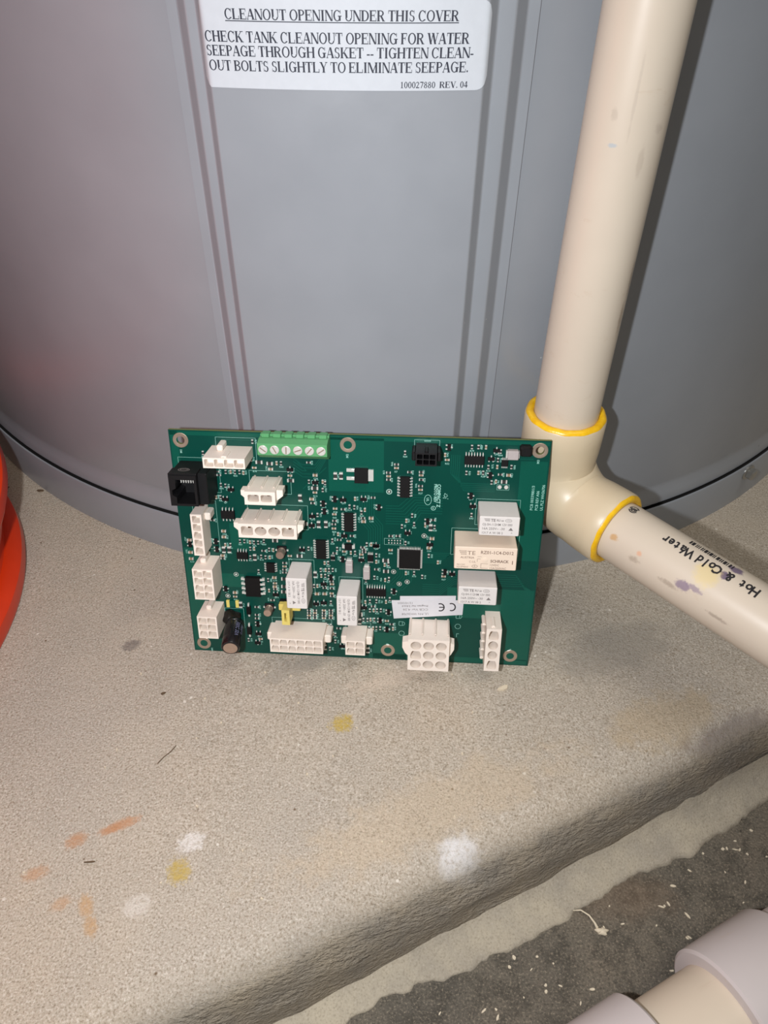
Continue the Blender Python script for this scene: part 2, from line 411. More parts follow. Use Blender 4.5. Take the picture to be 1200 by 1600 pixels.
# bold serif capitals drawn from stems, hairlines, bowls and serifs (cap height 1)
def serif(txt):
    W, T = 0.245, 0.08
    EM = dict(A=722, B=667, C=722, D=722, E=667, F=611, G=778, H=778, I=389, K=778, L=667, M=944, N=722, O=778, P=611, R=722, S=556,
              T=667, U=722, V=722, W=1000, Y=722)
    def stem(x, w=W, top=True, bot=True, s=0.07):
        o = [rect(x, 0, x + w, 1)]
        if bot: o.append(rect(x - s, 0, x + w + s, T * .8))
        if top: o.append(rect(x - s, 1 - T * .8, x + w + s, 1))
        return o
    def diag(x0, y0, x1, y1, w): return [[(x0, y0), (x0 + w, y0), (x1 + w, y1), (x1, y1)]]
    def arc(cx, cy, rx, ry, a0, a1, wx, wy=T, n=14):
        out = []
        for i in range(n):
            q = []
            for k, inn in ((i, 0), (i + 1, 0), (i + 1, 1), (i, 1)):
                a = math.radians(a0 + (a1 - a0) * k / n)
                q.append((cx + (rx - wx * inn) * math.cos(a), cy + (ry - wy * inn) * math.sin(a)))
            out.append(q)
        return out
    def g(c):
        w = EM.get(c, 500) / 676
        if c == 'A': return diag(.04, 0, w / 2 - .05, 1, T) + diag(w - .30, 0, w / 2 - .1, 1, W) + [rect(.2, .3, w - .3, .3 + T), rect(0, 0, .26, T * .8), rect(w - .4, 0, w, T * .8)]
        if c == 'B': return stem(.09) + [rect(.25, 1 - T, w * .5, 1), rect(.25, .5, w * .5, .5 + T), rect(.25, 0, w * .5, T)] + arc(w * .48, .76, w * .40, .24, -90, 90, .18) + arc(w * .5, .27, w * .44, .27, -90, 90, .19)
        if c == 'C': return arc(w * .52, .5, w * .47, .52, 40, 320, .2) + [rect(w * .84, .66, w * .9, 1), rect(w * .84, .1, w * .9, .2)]
        if c == 'D': return stem(.09) + [rect(.25, 1 - T, w * .45, 1), rect(.25, 0, w * .45, T)] + arc(w * .43, .5, w * .53, .5, -90, 90, .21)
        if c in 'EF':
            o = stem(.09) + [rect(.25, 1 - T, w * .9, 1), rect(.25, .5, w * .68, .5 + T), rect(w * .84, .72, w * .9, 1), rect(w * .64, .36, w * .70, .68)]
            return o + ([rect(.25, 0, w * .92, T), rect(w * .88, 0, w * .94, .3)] if c == 'E' else [])
        if c == 'G': return arc(w * .48, .5, w * .44, .52, 42, 335, .2) + [rect(w * .66, .03, w * .66 + W, .46), rect(w * .56, .42, w * .98, .42 + T), rect(w * .80, .68, w * .86, 1)]
        if c == 'H': return stem(.09) + stem(w - .09 - W) + [rect(.25, .48, w - .25, .48 + T)]
        if c == 'I': return stem((w - W) / 2)
        if c == 'K': return stem(.09) + diag(.3, .42, w * .74, 1, T * 1.2) + diag(w - .33, 0, .36, .55, W * 1.05) + [rect(w * .6, 1 - T * .8, w * .98, 1), rect(w - .42, 0, w, T * .8)]
        if c == 'L': return stem(.09) + [rect(.25, 0, w * .92, T), rect(w * .87, 0, w * .94, .34)]
        if c == 'M': return stem(.09, T * 1.2) + stem(w - .09 - W) + diag(w * .46, 0, .1, 1, W) + diag(w * .46, 0, w - .22, 1, T * 1.3)
        if c == 'N': return stem(.1, T * 1.2, s=.09) + stem(w - .16, T * 1.2, bot=False, s=.09) + diag(w - .30, 0, .06, 1, W)
        if c == 'O': return arc(w / 2, .5, w * .46, .52, 0, 360, .2, n=24)
        if c in 'PR':
            o = stem(.09) + [rect(.25, 1 - T, w * .5, 1), rect(.25, .46, w * .5, .46 + T)] + arc(w * .48 if c == 'P' else w * .44, .73, w * .46 if c == 'P' else w * .40, .27, -90, 90, .19)
            return o + (diag(w - .30, 0, w * .38, .5, W) + [rect(w - .36, 0, w, T * .8)] if c == 'R' else [])
        if c == 'S': return arc(w * .46, .75, w * .36, .26, 30, 270, .17) + arc(w * .5, .265, w * .40, .285, -150, 90, .18) + [rect(w * .10, 0, w * .16, .32), rect(w * .78, .70, w * .84, 1)]
        if c == 'T': return stem((w - W) / 2, top=False) + [rect(.04, 1 - T, w - .04, 1), rect(.04, .7, .1, 1), rect(w - .1, .7, w - .04, 1)]
        if c == 'U': return [rect(.12, .3, .12 + W, 1), rect(w - .2, .3, w - .2 + T * 1.2, 1), rect(.04, 1 - T * .8, .40, 1), rect(w - .34, 1 - T * .8, w - .02, 1)] + arc(w * .5 - .02, .3, w * .5 - .13, .31, 180, 360, .15, .09)
        if c == 'V': return diag(w / 2 - .06, 0, .06, 1, W) + diag(w / 2 - .02, 0, w - .18, 1, T) + [rect(0, 1 - T * .8, .38, 1), rect(w - .32, 1 - T * .8, w, 1)]
        if c == 'W': return diag(w * .30 - .06, 0, .06, 1, W) + diag(w * .30, 0, w * .48, 1, T) + diag(w * .64, 0, w * .42, 1, W) + diag(w * .66, 0, w - .16, 1, T) + [rect(0, 1 - T * .8, .36, 1), rect(w * .38, 1 - T * .8, w * .62, 1), rect(w - .3, 1 - T * .8, w, 1)]
        if c == 'Y': return [rect(w / 2 - W / 2, 0, w / 2 + W / 2, .45), rect(w / 2 - .2, 0, w / 2 + .2, T * .8)] + diag(w / 2 - W / 2, .42, .06, 1, W) + diag(w / 2, .45, w - .18, 1, T) + [rect(0, 1 - T * .8, .36, 1), rect(w - .32, 1 - T * .8, w, 1)]
        if c == '0': return arc(w / 2, .5, w * .44, .51, 0, 360, .17, n=20)
        if c == '1': return [rect(w * .4, 0, w * .4 + .17, 1), rect(w * .2, 0, w * .85, T * .8), rect(w * .22, .84, w * .5, .9)]
        if c == '2': return arc(w * .46, .72, w * .38, .28, -20, 170, .17) + diag(.05, .03, w * .6, .62, .14) + [rect(.05, 0, w * .9, .15)]
        if c == '4': return [rect(w * .55, 0, w * .55 + .17, 1), rect(.03, .22, w * .95, .36)] + diag(.03, .3, w * .55, 1, .08)
        if c == '7': return [rect(.08, .84, w * .92, 1)] + diag(w * .28, 0, w * .78, .9, .13)
        if c == '8': return arc(w / 2, .76, w * .36, .24, 0, 360, .14) + arc(w / 2, .27, w * .42, .28, 0, 360, .16)
        if c == '-': return [rect(.04, .27, .44, .39)]
        if c == '.': return ring2d(.17, .09, .1, .1, .1, 8)
        return []
    x, out = 0.0, []
    for c in txt:
        out += [[(px + x, py) for px, py in p] for p in g(c)]
        x += (EM.get(c, {' ': 250, '-': 333, '.': 250}.get(c, 500)) / 676)
    return out

# ------------------------------------------------------------------ setting: floor, wall, raised concrete pad
FZ = -40.0
m = MB(); m.add([(-2500, -1800, FZ), (2500, -1800, FZ), (2500, 1250, FZ), (-2500, 1250, FZ)], [(0, 1, 2, 3)])
struct(m.build('floor', 'floor'))
m = MB(); m.box(-2500, 2500, 1250, 1350, FZ, 2600); struct(m.build('wall_back', 'wall'))

ED = Vector((0.9015, 0.4327)); EN = Vector((0.4327, -0.9015)); E0 = Vector((0, 124.8))
def hash_noise(a, b, seed):                                # smooth value noise for shaping the cast edge
    def h(i, j): return ((math.sin(i * 127.1 + j * 311.7 + seed * 74.7) * 43758.5453) % 1.0)
    i, j = math.floor(a), math.floor(b); u, v = a - i, b - j; u = u * u * (3 - 2 * u); v = v * v * (3 - 2 * v)
    return (h(i, j) * (1 - u) + h(i + 1, j) * u) * (1 - v) + (h(i, j + 1) * (1 - u) + h(i + 1, j + 1) * u) * v - 0.5
def pad_z(x, y):
    return 3.9 * math.exp(-((x - 100) / 80) ** 2 / 2 - ((y - 235) / 45) ** 2 / 2) + 0.5 * hash_noise(x / 40, y / 40, 3)
def frange(a, b, n): return [a + (b - a) * i / (n - 1) for i in range(n)]
avals = frange(-900, -180, 16)[:-1] + frange(-180, 300, 161) + frange(300, 1500, 20)[1:]
prof = [(w, 0, 0) for w in frange(-1050, -260, 12)[:-1] + frange(-260, -8, 42)]
prof[-1] = (-12, 0, 0)
prof += [(-9, -.05, .1), (-6, -.3, .2), (-3, -.8, .35), (0, -1.5, .5), (3, -2.6, .7), (5.5, -4.0, .85), (7.6, -5.8, 1), (9.2, -8, 1), (10.4, -10.5, 1), (11.3, -13, 1), (12, -15.5, 1),
         (12.6, -18, 1), (13.0, -20.5, 1), (13.4, -23, 1), (13.7, -25.5, 1), (14.0, -28, 1), (14.3, -31, 1), (14.6, -35, 1), (15, FZ, 1)]
m = MB(); rows = []
for a in avals:
    row = []
    for w, z, k in prof:
        ww = w + k * (1.6 * hash_noise(a / 22, z / 9, 1) + 0.9 * hash_noise(a / 7, z / 3.5, 2) + 0.5 * hash_noise(a / 12, z / 1.6, 5))
        p = E0 + ED * a + EN * ww
        row.append((p.x, p.y, z + (pad_z(p.x, p.y) if k < 1 else 0.3 * hash_noise(a / 9, w, 9)) * (1 if z > -1 else 0.4)))
    rows.append(row)
m.loft(rows, cap=False, closed=False)
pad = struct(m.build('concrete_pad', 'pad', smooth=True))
# mortar fillet smeared along the foot of the pad, its outer edge ragged
m = MB(); rows = []
XW = [(-200, 25), (2, 26), (38, 28.8), (68, 30.3), (103, 29), (135, 31), (163, 27.7), (193, 22.8), (260, 18), (400, 19)]
for a in frange(-180, 330, 256):
    x = (E0 + ED * a).x
    wb = float(np.interp(x, [q[0] for q in XW], [q[1] for q in XW])); w0 = wb + 3.6 * hash_noise(a / 14, 0, 21) + 2.6 * hash_noise(a / 5.5, 0, 22) + 1.3 * hash_noise(a / 2.4, 0, 23)
    top = np.interp(x, [-200, 0, 80, 150, 220, 400], [-34, -34, -31, -25, -20, -18]) + 1.6 * hash_noise(a / 12, 1, 24)
    row = []
    for t_, (wf, zf) in enumerate([(0, 0), (.10, .22), (.25, .42), (.42, .56), (.6, .66), (.78, .74), (.92, .80), (1.0, .86), (1.015, 1.03)]):
        w = 13.6 + (wb - 13.6) * wf + (w0 - wb) * wf ** 4 + 0.8 * hash_noise(a / 6, t_ * .8, 28) * wf; z = top + (FZ - top) * zf + 0.5 * hash_noise(a / 5, t_, 25) * (t_ < 8)
        p = E0 + ED * a + EN * w; row.append((p.x, p.y, z))
    rows.append(row)
m.loft(rows, cap=False, closed=False)
mo = m.build('mortar_fillet', 'mortar', pad, smooth=True)

# ------------------------------------------------------------------ water heater
TC = (4.71, 652.88); TR = 356.26
heater = empty('water_heater', loc=(TC[0], TC[1], 0))
tag(heater, 'large grey enamelled cylindrical water heater tank standing on the concrete pad', 'water heater')
NSEG = 256
m = MB(); m.lathe([(TR - 3, 28.8), (TR - .2, 29.0), (TR + .7, 29.6), (TR + .9, 30.6), (TR + .1, 36.0), (TR - .8, 40.5), (TR - .8, 44), (TR, 47), (TR, 1500), (TR - 20, 1520), (20, 1540)], NSEG)
m.build('jacket', 'tank', heater, auto=35)
m = MB(); m.lathe([(TR - 6, 32), (TR - 6, 26.3), (TR + 2.2, 26.3)], NSEG, cap=False); m.build('base_gap', 'gap', heater, smooth=True)
m = MB(); m.lathe([(TR + 1.9, 25.0), (TR + 1.9, 27.8), (TR + 2.1, 28.5), (TR + 3.0, 28.5), (TR + 3.3, 27.6), (TR + 2.9, 0.0), (TR - 5, 0.0)], NSEG, cap=False)
m.build('base_skirt', 'tank', heater, auto=35)
def tp(ang, r, z): a = math.radians(ang); return (r * math.sin(a), -r * math.cos(a), z)      # about the tank's axis
def sm(t): t = min(1, max(0, t)); return t * t * (3 - 2 * t)
def cover_r(a):
    lin = lambda t: min(1, max(0, t))
    o = 0.0
    for d_ in (-.07, -.035, 0, .035, .07):                   # pressed steps with slightly rounded bends
        q = a + d_
        o += (lin((q + 12.33) / .74) - lin((q - 5.81) / .77) + lin((q + 10.93) / .57) - lin((q - 4.24) / .58)) / 5
    return TR + 1.0 + 5.0 * o
ang = sorted(set([-13.0, 7.27] + frange(-13.0, -12.4, 3) + frange(-12.45, -11.45, 21) + frange(-11.5, -11.0, 3) + frange(-11.05, -10.25, 19) + frange(-10.3, 4.2, 30) + frange(4.12, 4.95, 19) + frange(4.9, 5.75, 4) + frange(5.7, 6.7, 21) + [7.0]))
m = MB(); rows = []
for z in (48, 600):
    rows.append([tp(ang[0], TR - .5, z)] + [tp(a, cover_r(a), z) for a in ang] + [tp(ang[-1], TR - .5, z)])
m.loft(rows, cap=False, closed=False)
cover = m.build('cleanout_cover', 'tank', heater, auto=70)
# hex bolt with washer on the skirt
def bolt_frame(a, z, r):
    c_ = Vector(tp(a, r, z)); n_ = Vector((math.sin(math.radians(a)), -math.cos(math.radians(a)), 0)); t_ = Vector((-n_.y, n_.x, 0)); return c_, n_, t_
for a in (37.8, -66, 128, -140):
    c_, n_, t_ = bolt_frame(a, 22.4, TR + 2.9)
    m = MB()
    def rg(r, d, n=20): return [tuple(c_ + n_ * d + t_ * r * math.cos(2 * math.pi * j / n + .3) + Vector((0, 0, r * math.sin(2 * math.pi * j / n + .3)))) for j in range(n)]
    m.loft([rg(5.2, -1), rg(5.2, .8), rg(4.8, 1.3), rg(4.2, 1.5)])
    m.loft([rg(3.9, 1, 6), rg(3.9, 4.2, 6), rg(3.2, 4.9, 6)])
    m.build('bolt', 'steel', heater, auto=25)
# paper warning label, wrapped over the edges of the cover
def stick_z(arc): return 249.15 + (arc + 67) / 95 * 1.15
RA = TR + 8.2
def ang_of(arc): return math.degrees(arc / RA)
m = MB(); arcs = frange(-68.0, 28.2, 120); top_row, bot_row = [], []
for x in arcs:
    dl, dr = x + 68.0, 28.2 - x
    b = stick_z(x); t = 275.0 + (x + 67) / 95 * 1.0
    if dr < 4: b += 4 - math.sqrt(max(0, 16 - (4 - dr) ** 2)); t -= 4 - math.sqrt(max(0, 16 - (4 - dr) ** 2))
    if dl < 2.2: b += (2.2 - dl) * 1.1
    if dl < 4: t -= 4 - math.sqrt(max(0, 16 - (4 - dl) ** 2))
    bot_row.append((x, b)); top_row.append((x, t))
def sp(x, z, off): a = ang_of(x); return tp(a, cover_r(a) + off, z)
rows = [[sp(x, z, -.2) for x, z in bot_row], [sp(x, z, .18) for x, z in bot_row], [sp(x, z, .18) for x, z in top_row], [sp(x, z, -.2) for x, z in top_row]]
m.loft(rows, cap=False, closed=False)
label = m.build('warning_label', 'paper', heater, auto=40)
label['label'] = 'white paper label with black serif lettering'
m = MB()
for txt, x0, x1, z0, z1, ch in (('CLEANOUT OPENING UNDER THIS COVER', -58.0, 17.4, 269.25, 270.0, 3.0),
                                ('CHECK TANK CLEANOUT OPENING FOR WATER', -65.6, 21.2, 262.75, 263.75, 3.15),
                                ('SEEPAGE THROUGH GASKET -- TIGHTEN CLEAN-', -65.5, 22.8, 258.7, 259.75, 3.1),
                                ('OUT BOLTS SLIGHTLY TO ELIMINATE SEEPAGE.', -65.3, 21.4, 254.35, 255.6, 3.1),
                                ('100027880  REV. 04', -0.7, 21.6, 250.75, 251.0, 1.9)):
    P = fit_width(serif(txt), x1 - x0)
    m.flat([[(x, y * ch) for x, y in p] for p in P], lambda x, y: sp(x0 + x, z0 + (z1 - z0) * x / (x1 - x0) + y, .26))
    if ch == 3.0:
        for i in range(24):
            xa, xb = x0 + (x1 - x0) * i / 24, x0 + (x1 - x0) * (i + 1) / 24; f = lambda x: z0 + (z1 - z0) * (x - x0) / (x1 - x0)
            m.flat([[(xa, f(xa) - .55), (xb, f(xb) - .55), (xb, f(xb) - .28), (xa, f(xa) - .28)]], lambda x, y: sp(x, y, .26))
m.build('printed_lettering', 'ink', label)

# ------------------------------------------------------------------ cream water pipe: riser, elbow, branch (glued together)
PA = Vector((81.32, 284.3, 0)); TH = math.radians(-49); DV = Vector((math.cos(TH), math.sin(TH), 0)); ZC = 77.5
wp = empty('water_pipe', loc=(PA.x, PA.y, 0))
tag(wp, 'cream plastic water pipe with a glued elbow in front of the grey tank', 'pipe')
m = MB(); m.lathe([(14.3, 100), (14.3, 1500)], 64); m.build('riser_pipe', 'cpvc', wp, smooth=False, auto=40)
path = [(0, 0, 121.5)] + [(0, 0, z) for z in (120.6, 112, 104, 99)]; RB = 20.0
cen = Vector((0, 0, ZC + RB)) + DV * RB
for i in range(1, 14):
    t = math.radians(90 * i / 14)
    path.append(tuple(cen - DV * RB * math.cos(t) - Vector((0, 0, 1)) * RB * math.sin(t)))
path += [tuple(DV * s + Vector((0, 0, ZC))) for s in (21, 26, 32, 37.6, 38.5)]
rads = [17.6, 18.2, 18.2, 18.0, 17.6] + [17.6 + .8 * math.sin(math.pi * i / 14) for i in range(1, 14)] + [17.6, 18.0, 18.2, 18.2, 17.6]
m = MB(); m.tube(path, rads, 64); elbow = m.build('elbow', 'elbow', wp, auto=40)
def bead(p, d, name='cement_bead'):
    m = MB(); d = Vector(d); r1 = d.orthogonal().normalized(); r2 = d.cross(r1); rings = []
    for k in range(10):
        q = 2 * math.pi * k / 10
        rings.append([tuple(Vector(p) + d * (1.5 * math.sin(q)) + (r1 * math.cos(2 * math.pi * j / 64) + r2 * math.sin(2 * math.pi * j / 64)) * (15.95 + 1.85 * math.cos(q) + .12 * math.sin(5 * j))) for j in range(64)])
    rings.append(rings[0]); m.loft(rings, cap=False); return m.build(name, 'cement', elbow, smooth=True)
bead((0, 0, 121.4), (0, 0, 1)); bead(tuple(DV * 38.4 + Vector((0, 0, ZC))), DV)
# branch pipe in its own frame: x along the pipe
br_m = Matrix.Translation(Vector((0, 0, ZC)) * S) @ Matrix.Rotation(TH, 4, 'Z')
m = MB(); n = 64
m.loft([[(x, 14.3 * math.cos(2 * math.pi * j / n), 14.3 * math.sin(2 * math.pi * j / n)) for j in range(n)] for x in (20, 40, 80, 120, 520)])
branch = m.build('branch_pipe', 'cpvc_branch', wp, auto=40); branch.matrix_local = br_m
def cy(s, w, r=14.5): a = math.radians(90) + w / 14.3; return (s, r * math.cos(a), r * math.sin(a))
m = MB()
# text runs towards the elbow, letters upside down as seen from here
s = 103.6
for ch in 'Hot & Cold Water':
    if ch != ' ':
        P = text2d(ch, 5.0, 'CENTER', 0.03)
        m.flat([[(x, y) for x, y in p] for p in P], lambda x, y: cy(s - x, 0.6 + (103.0 - s) * 0.022 + y * 1.25))
    s -= 2.70
P = text2d('1', 4.6, 'CENTER', 0.022); m.flat(P, lambda x, y: cy(110.2 - x, 0.2 + y * 1.1))
x = 71.0
while x < 91:
    w_ = random.choice([.4, .5, .8, 1.2]); m.flat([rect(x, -4.4, x + w_, -1.6)], lambda a, b: cy(a, b)); x += w_ + random.choice([.3, .4, .6])
for r_, a0, a1 in ((2.2, 20, 150), (2.2, 170, 330), (1.5, -60, 200), (.9, 100, 420)):
    m.flat(ring2d(43.3, -1.7, r_, r_ * 1.2, .5, 14, a0, a1), lambda a, b: cy(a, b))
m.flat(ring2d(43.3, -1.7, .35, .4, .35, 8), lambda a, b: cy(a, b))
m.build('printed_marking', 'print', branch)

# ------------------------------------------------------------------ white drain pipe on the floor, lower right
FT = math.radians(27); fd = Vector((math.cos(FT), math.sin(FT), 0)); fp = Vector((math.sin(FT), -math.cos(FT), 0)) * (-18.6)
CO = 25.1
fl = empty('drain_pipe', Matrix.Translation(Vector((fp.x, fp.y, FZ + CO)) * S) @ Matrix.Rotation(FT, 4, 'Z'))
tag(fl, 'white and cream plastic drain pipe with couplings lying on the floor', 'pipe')
def xl(prof, name, mat, n=64, parent=fl):
    m = MB(); m.loft([[(x, r * math.cos(2 * math.pi * j / n), r * math.sin(2 * math.pi * j / n)) for j in range(n)] for x, r in prof]); return m.build(name, mat, parent, auto=30)
k_ = 0.93
def sc_(prof): return [(x * k_, r * k_) for x, r in prof]
xl(sc_([(60, 21.1), (168, 21.1)]), 'pipe_section', 'pvc_cream')
c1 = xl(sc_([(165, 21.5), (165.2, 25.6), (166.2, 26.8), (201, 27.0), (202.5, 26.2), (203, 22)]), 'coupling', 'pvc_white')
xl(sc_([(200, 23.0), (420, 23.0)]), 'pipe_section', 'pvc_white')
c2 = xl(sc_([(74, 20), (74.5, 23), (77, 25.5), (82, 26.4), (130, 26.8), (131, 26.0), (131.2, 21.5)]), 'coupling', 'pvc_white')
m = MB()
for a_, x0_, x1_ in ((106, 164, 175), (150, 158, 167), (150, 170, 177)):
    q = math.radians(a_); m.box(x0_, x1_, 25.0 * math.cos(q) - .25, 25.0 * math.cos(q) + .25, 25.0 * math.sin(q) - .3, 25.0 * math.sin(q) + .25)
m.build('highlight_mark', 'paper', c1)  # thin pale bars standing in for highlights on the coupling

# ------------------------------------------------------------------ orange-red ribbed bucket, upside down, at the left
m = MB()
m.lathe([(150, 2), (160, 0), (165.5, .6), (166.5, 4), (166, 10), (163, 13), (158, 14), (156.5, 18), (156.5, 24), (158, 27), (161, 28), (161.5, 33), (158, 36), (156, 40), (156, 48),
         (162, 49), (170.5, 51), (172.2, 55), (171, 60), (164, 62), (155, 64), (154, 70), (148, 200), (141, 350), (138, 356), (125, 358), (20, 356)], 128, (-362, 250, 0))
bk = m.build('plastic_bucket', 'bucket', auto=40)
tag(bk, 'orange red plastic bucket with ribbed rim standing upside down by the tank', 'bucket')

SMD_V="""48.5,105.4 50.5,105.4 24.7,100.3 27.0,100.4 29.0,100.3 31.1,100.4 32.9,100.1 21.9,93.7 24.0,93.4 19.1,87.4 21.2,87.5 62.9,96.8 69.2,97.0 70.3,96.4 69.1,92.9 83.9,89.0 81.3,85.0 83.5,84.7 88.4,83.6 86.8,82.2 66.3,80.1 75.7,70.5 72.9,67.0 89.2,65.6 91.3,65.7 106.4,112.3 107.4,67.1 124.1,111.9 135.7,116.0 138.5,116.1 141.8,116.1 148.3,114.3 147.4,110.3 147.3,107.0 143.4,106.8 133.9,103.7 139.2,103.9 141.3,104.0 145.3,99.5 147.2,100.0 137.3,83.0 153.5,107.2 116.4,76.7 120.7,76.1 118.5,60.8 107.9,50.9 111.8,51.1 115.7,49.3 97.7,55.0 99.5,55.5 92.8,47.7 98.0,46.6 99.8,47.3 93.7,60.0 93.7,56.5 88.7,45.9 61.4,62.2 68.9,54.7 70.6,54.8 66.9,50.7 69.3,50.8 70.9,50.9 72.7,51.0 67.1,47.5 69.0,47.6 63.4,41.6 65.0,41.7 71.4,32.6 75.1,62.6 81.6,60.8 83.6,60.9 42.4,60.8 44.4,60.6 38.3,56.8 40.4,56.5 42.5,56.6 33.0,56.2 33.3,60.9 35.2,61.0 36.5,48.6 40.9,43.9 41.0,37.9 28.6,64.7 30.7,64.8 33.4,64.4 35.3,64.3 37.3,64.4 21.3,62.4 23.8,62.5 28.7,8.1 69.5,18.9 71.1,19.0 70.2,5.0 88.4,33.7 90.6,34.2 93.8,34.4 98.5,34.3 100.3,36.0 90.6,29.0 92.5,29.1 94.1,29.2 96.0,29.3 86.5,26.6 87.4,23.3 89.4,23.4 90.9,23.6 92.8,23.7 90.3,18.5 92.2,18.6 93.8,18.7 95.7,18.8 102.1,18.8 73.2,13.7 73.1,9.6 72.1,14.2 15.0,109.2 38.1,115.4 36.9,106.8 40.1,65.2 110.2,81.6 107.6,78.8 111.2,77.2 105.6,75.8 122.9,57.5"""
SMD_H="""38.1,102.8 20.7,100.3 21.4,98.6 54.3,99.5 63.1,106.2 64.8,93.5 65.5,91.5 64.3,86.1 92.2,89.9 74.6,83.7 78.3,83.5 87.5,79.3 74.2,80.8 74.2,77.4 73.8,75.6 73.8,73.4 82.3,69.8 76.2,67.5 80.7,67.0 87.2,63.9 99.1,102.5 99.2,100.8 99.2,99.1 102.7,106.6 102.7,104.9 108.6,103.1 113.8,103.3 113.8,101.8 113.9,99.6 113.7,96.5 113.7,94.7 100.5,70.5 103.8,70.7 125.1,109.6 148.9,103.4 119.9,79.7 125.9,50.0 87.9,62.9 87.9,61.5 86.6,60.1 93.8,52.3 72.0,44.6 72.2,43.1 68.6,40.8 72.1,40.7 71.9,37.8 72.1,36.3 73.9,60.2 78.5,61.4 39.7,60.0 49.5,53.8 49.4,51.9 49.3,50.1 49.2,48.5 44.2,42.2 44.2,38.8 42.4,32.5 52.2,57.8 16.3,75.4 19.4,54.9 23.8,33.6 34.0,23.4 33.9,21.3 34.9,9.0 34.2,28.0 92.2,31.4 99.0,23.3 101.4,21.4 74.9,17.6 100.4,63.1 60.4,27.5 60.4,26.0 60.3,24.5 60.3,22.9 63.3,27.6 63.3,26.1 63.2,24.6 63.2,23.1 67.8,27.8 67.8,26.3 67.7,24.8 67.7,23.3 71.3,28.0 71.3,26.5 71.2,25.0 71.2,23.5"""
SMD_C="""45.7,102.5 65.9,100.2 63.9,88.2 87.8,77.7 91.3,79.5 152.6,103.3 119.7,70.1 118.4,65.2 64.7,37.3 68.5,37.5 44.1,45.5 44.1,40.4 4.1,64.4 21.2,69.9 21.1,66.8 4.0,57.7 3.9,54.2 19.6,56.6 24.0,36.0"""
SMD_D="""45.3,105.1 150.8,100.0 98.4,51.5 57.0,58.0 48.8,44.9 48.6,40.6 48.4,37.6 45.6,65.8 85.6,26.2"""
SMD_B="""40.5,105.6 54.5,97.1 65.5,93.7 60.0,75.3 98.2,57.4"""
SMD_G="""58.5,88.6 75.1,100.1 77.7,100.2 66.7,75.3 70.1,75.4 118.9,75.8 64.2,48.1 35.2,56.3 20.4,59.8 23.0,59.9 26.2,29.0 85.5,22.4 67.7,6.0 89.6,5.3"""
SMD_S="""26.5,91.6,1 23.4,86.6,1 54.5,102.5,0 65.8,96.6,0 69.2,86.1,2 69.6,82.2,2 74.6,88.6,2 78.4,88.4,0 87.8,89.1,1 94.9,85.2,2 63.8,79.5,0 63.4,74.7,0 78.6,69.9,0 93.6,65.3,0 108.3,72.6,1 125.7,115.6,2 146.5,114.8,0 144.4,110.8,0 144.5,102.9,2 136.5,92.6,2 137.6,87.5,1 117.4,78.9,2 118.8,67.0,0 126.4,52.5,2 129.8,51.6,1 102.3,40.6,2 93.6,65.2,0 86.6,57.3,1 58.3,61.5,1 71.8,46.9,2 68.2,43.1,0 67.9,32.4,0 64.1,31.6,1 77.7,57.2,2 44.2,35.9,1 4.2,62.2,2 17.0,64.2,2 19.5,38.0,2 17.1,60.0,2 34.2,18.1,2 34.1,12.3,1 33.4,6.8,1 87.8,30.6,1 99.8,28.6,2 95.7,23.5,2 99.1,18.4,2 76.6,7.1,1"""
SMD_T="""116.0,71.2 108.6,46.0 102.0,51.3 104.8,44.7 25.2,46.2 20.1,33.7 99.5,93.1"""

# ------------------------------------------------------------------ circuit board (x right, y up, z out of the board)
BO = Vector((-96.65, 243.945, 0.076)); BE = Vector((0.99777, -0.06285, 0.0223)); BU = Vector((-0.00414, 0.27534, 0.96134)); BN = Vector((-0.06656, -0.95929, 0.27447))
BM = Matrix(((BE.x, BU.x, BN.x, BO.x * S), (BE.y, BU.y, BN.y, BO.y * S), (BE.z, BU.z, BN.z, BO.z * S), (0, 0, 0, 1)))
board = empty('circuit_board', BM)
tag(board, 'green printed circuit board with white connectors and relays leaning against the pipe', 'circuit board')
BW, BH = 170.0, 119.8
HOLES = [(5.24, 114.9), (80.9, 115.1), (165.3, 115.2), (5.2, 4.6), (99.6, 5.5), (160.8, 5.6)]
HR = 1.9
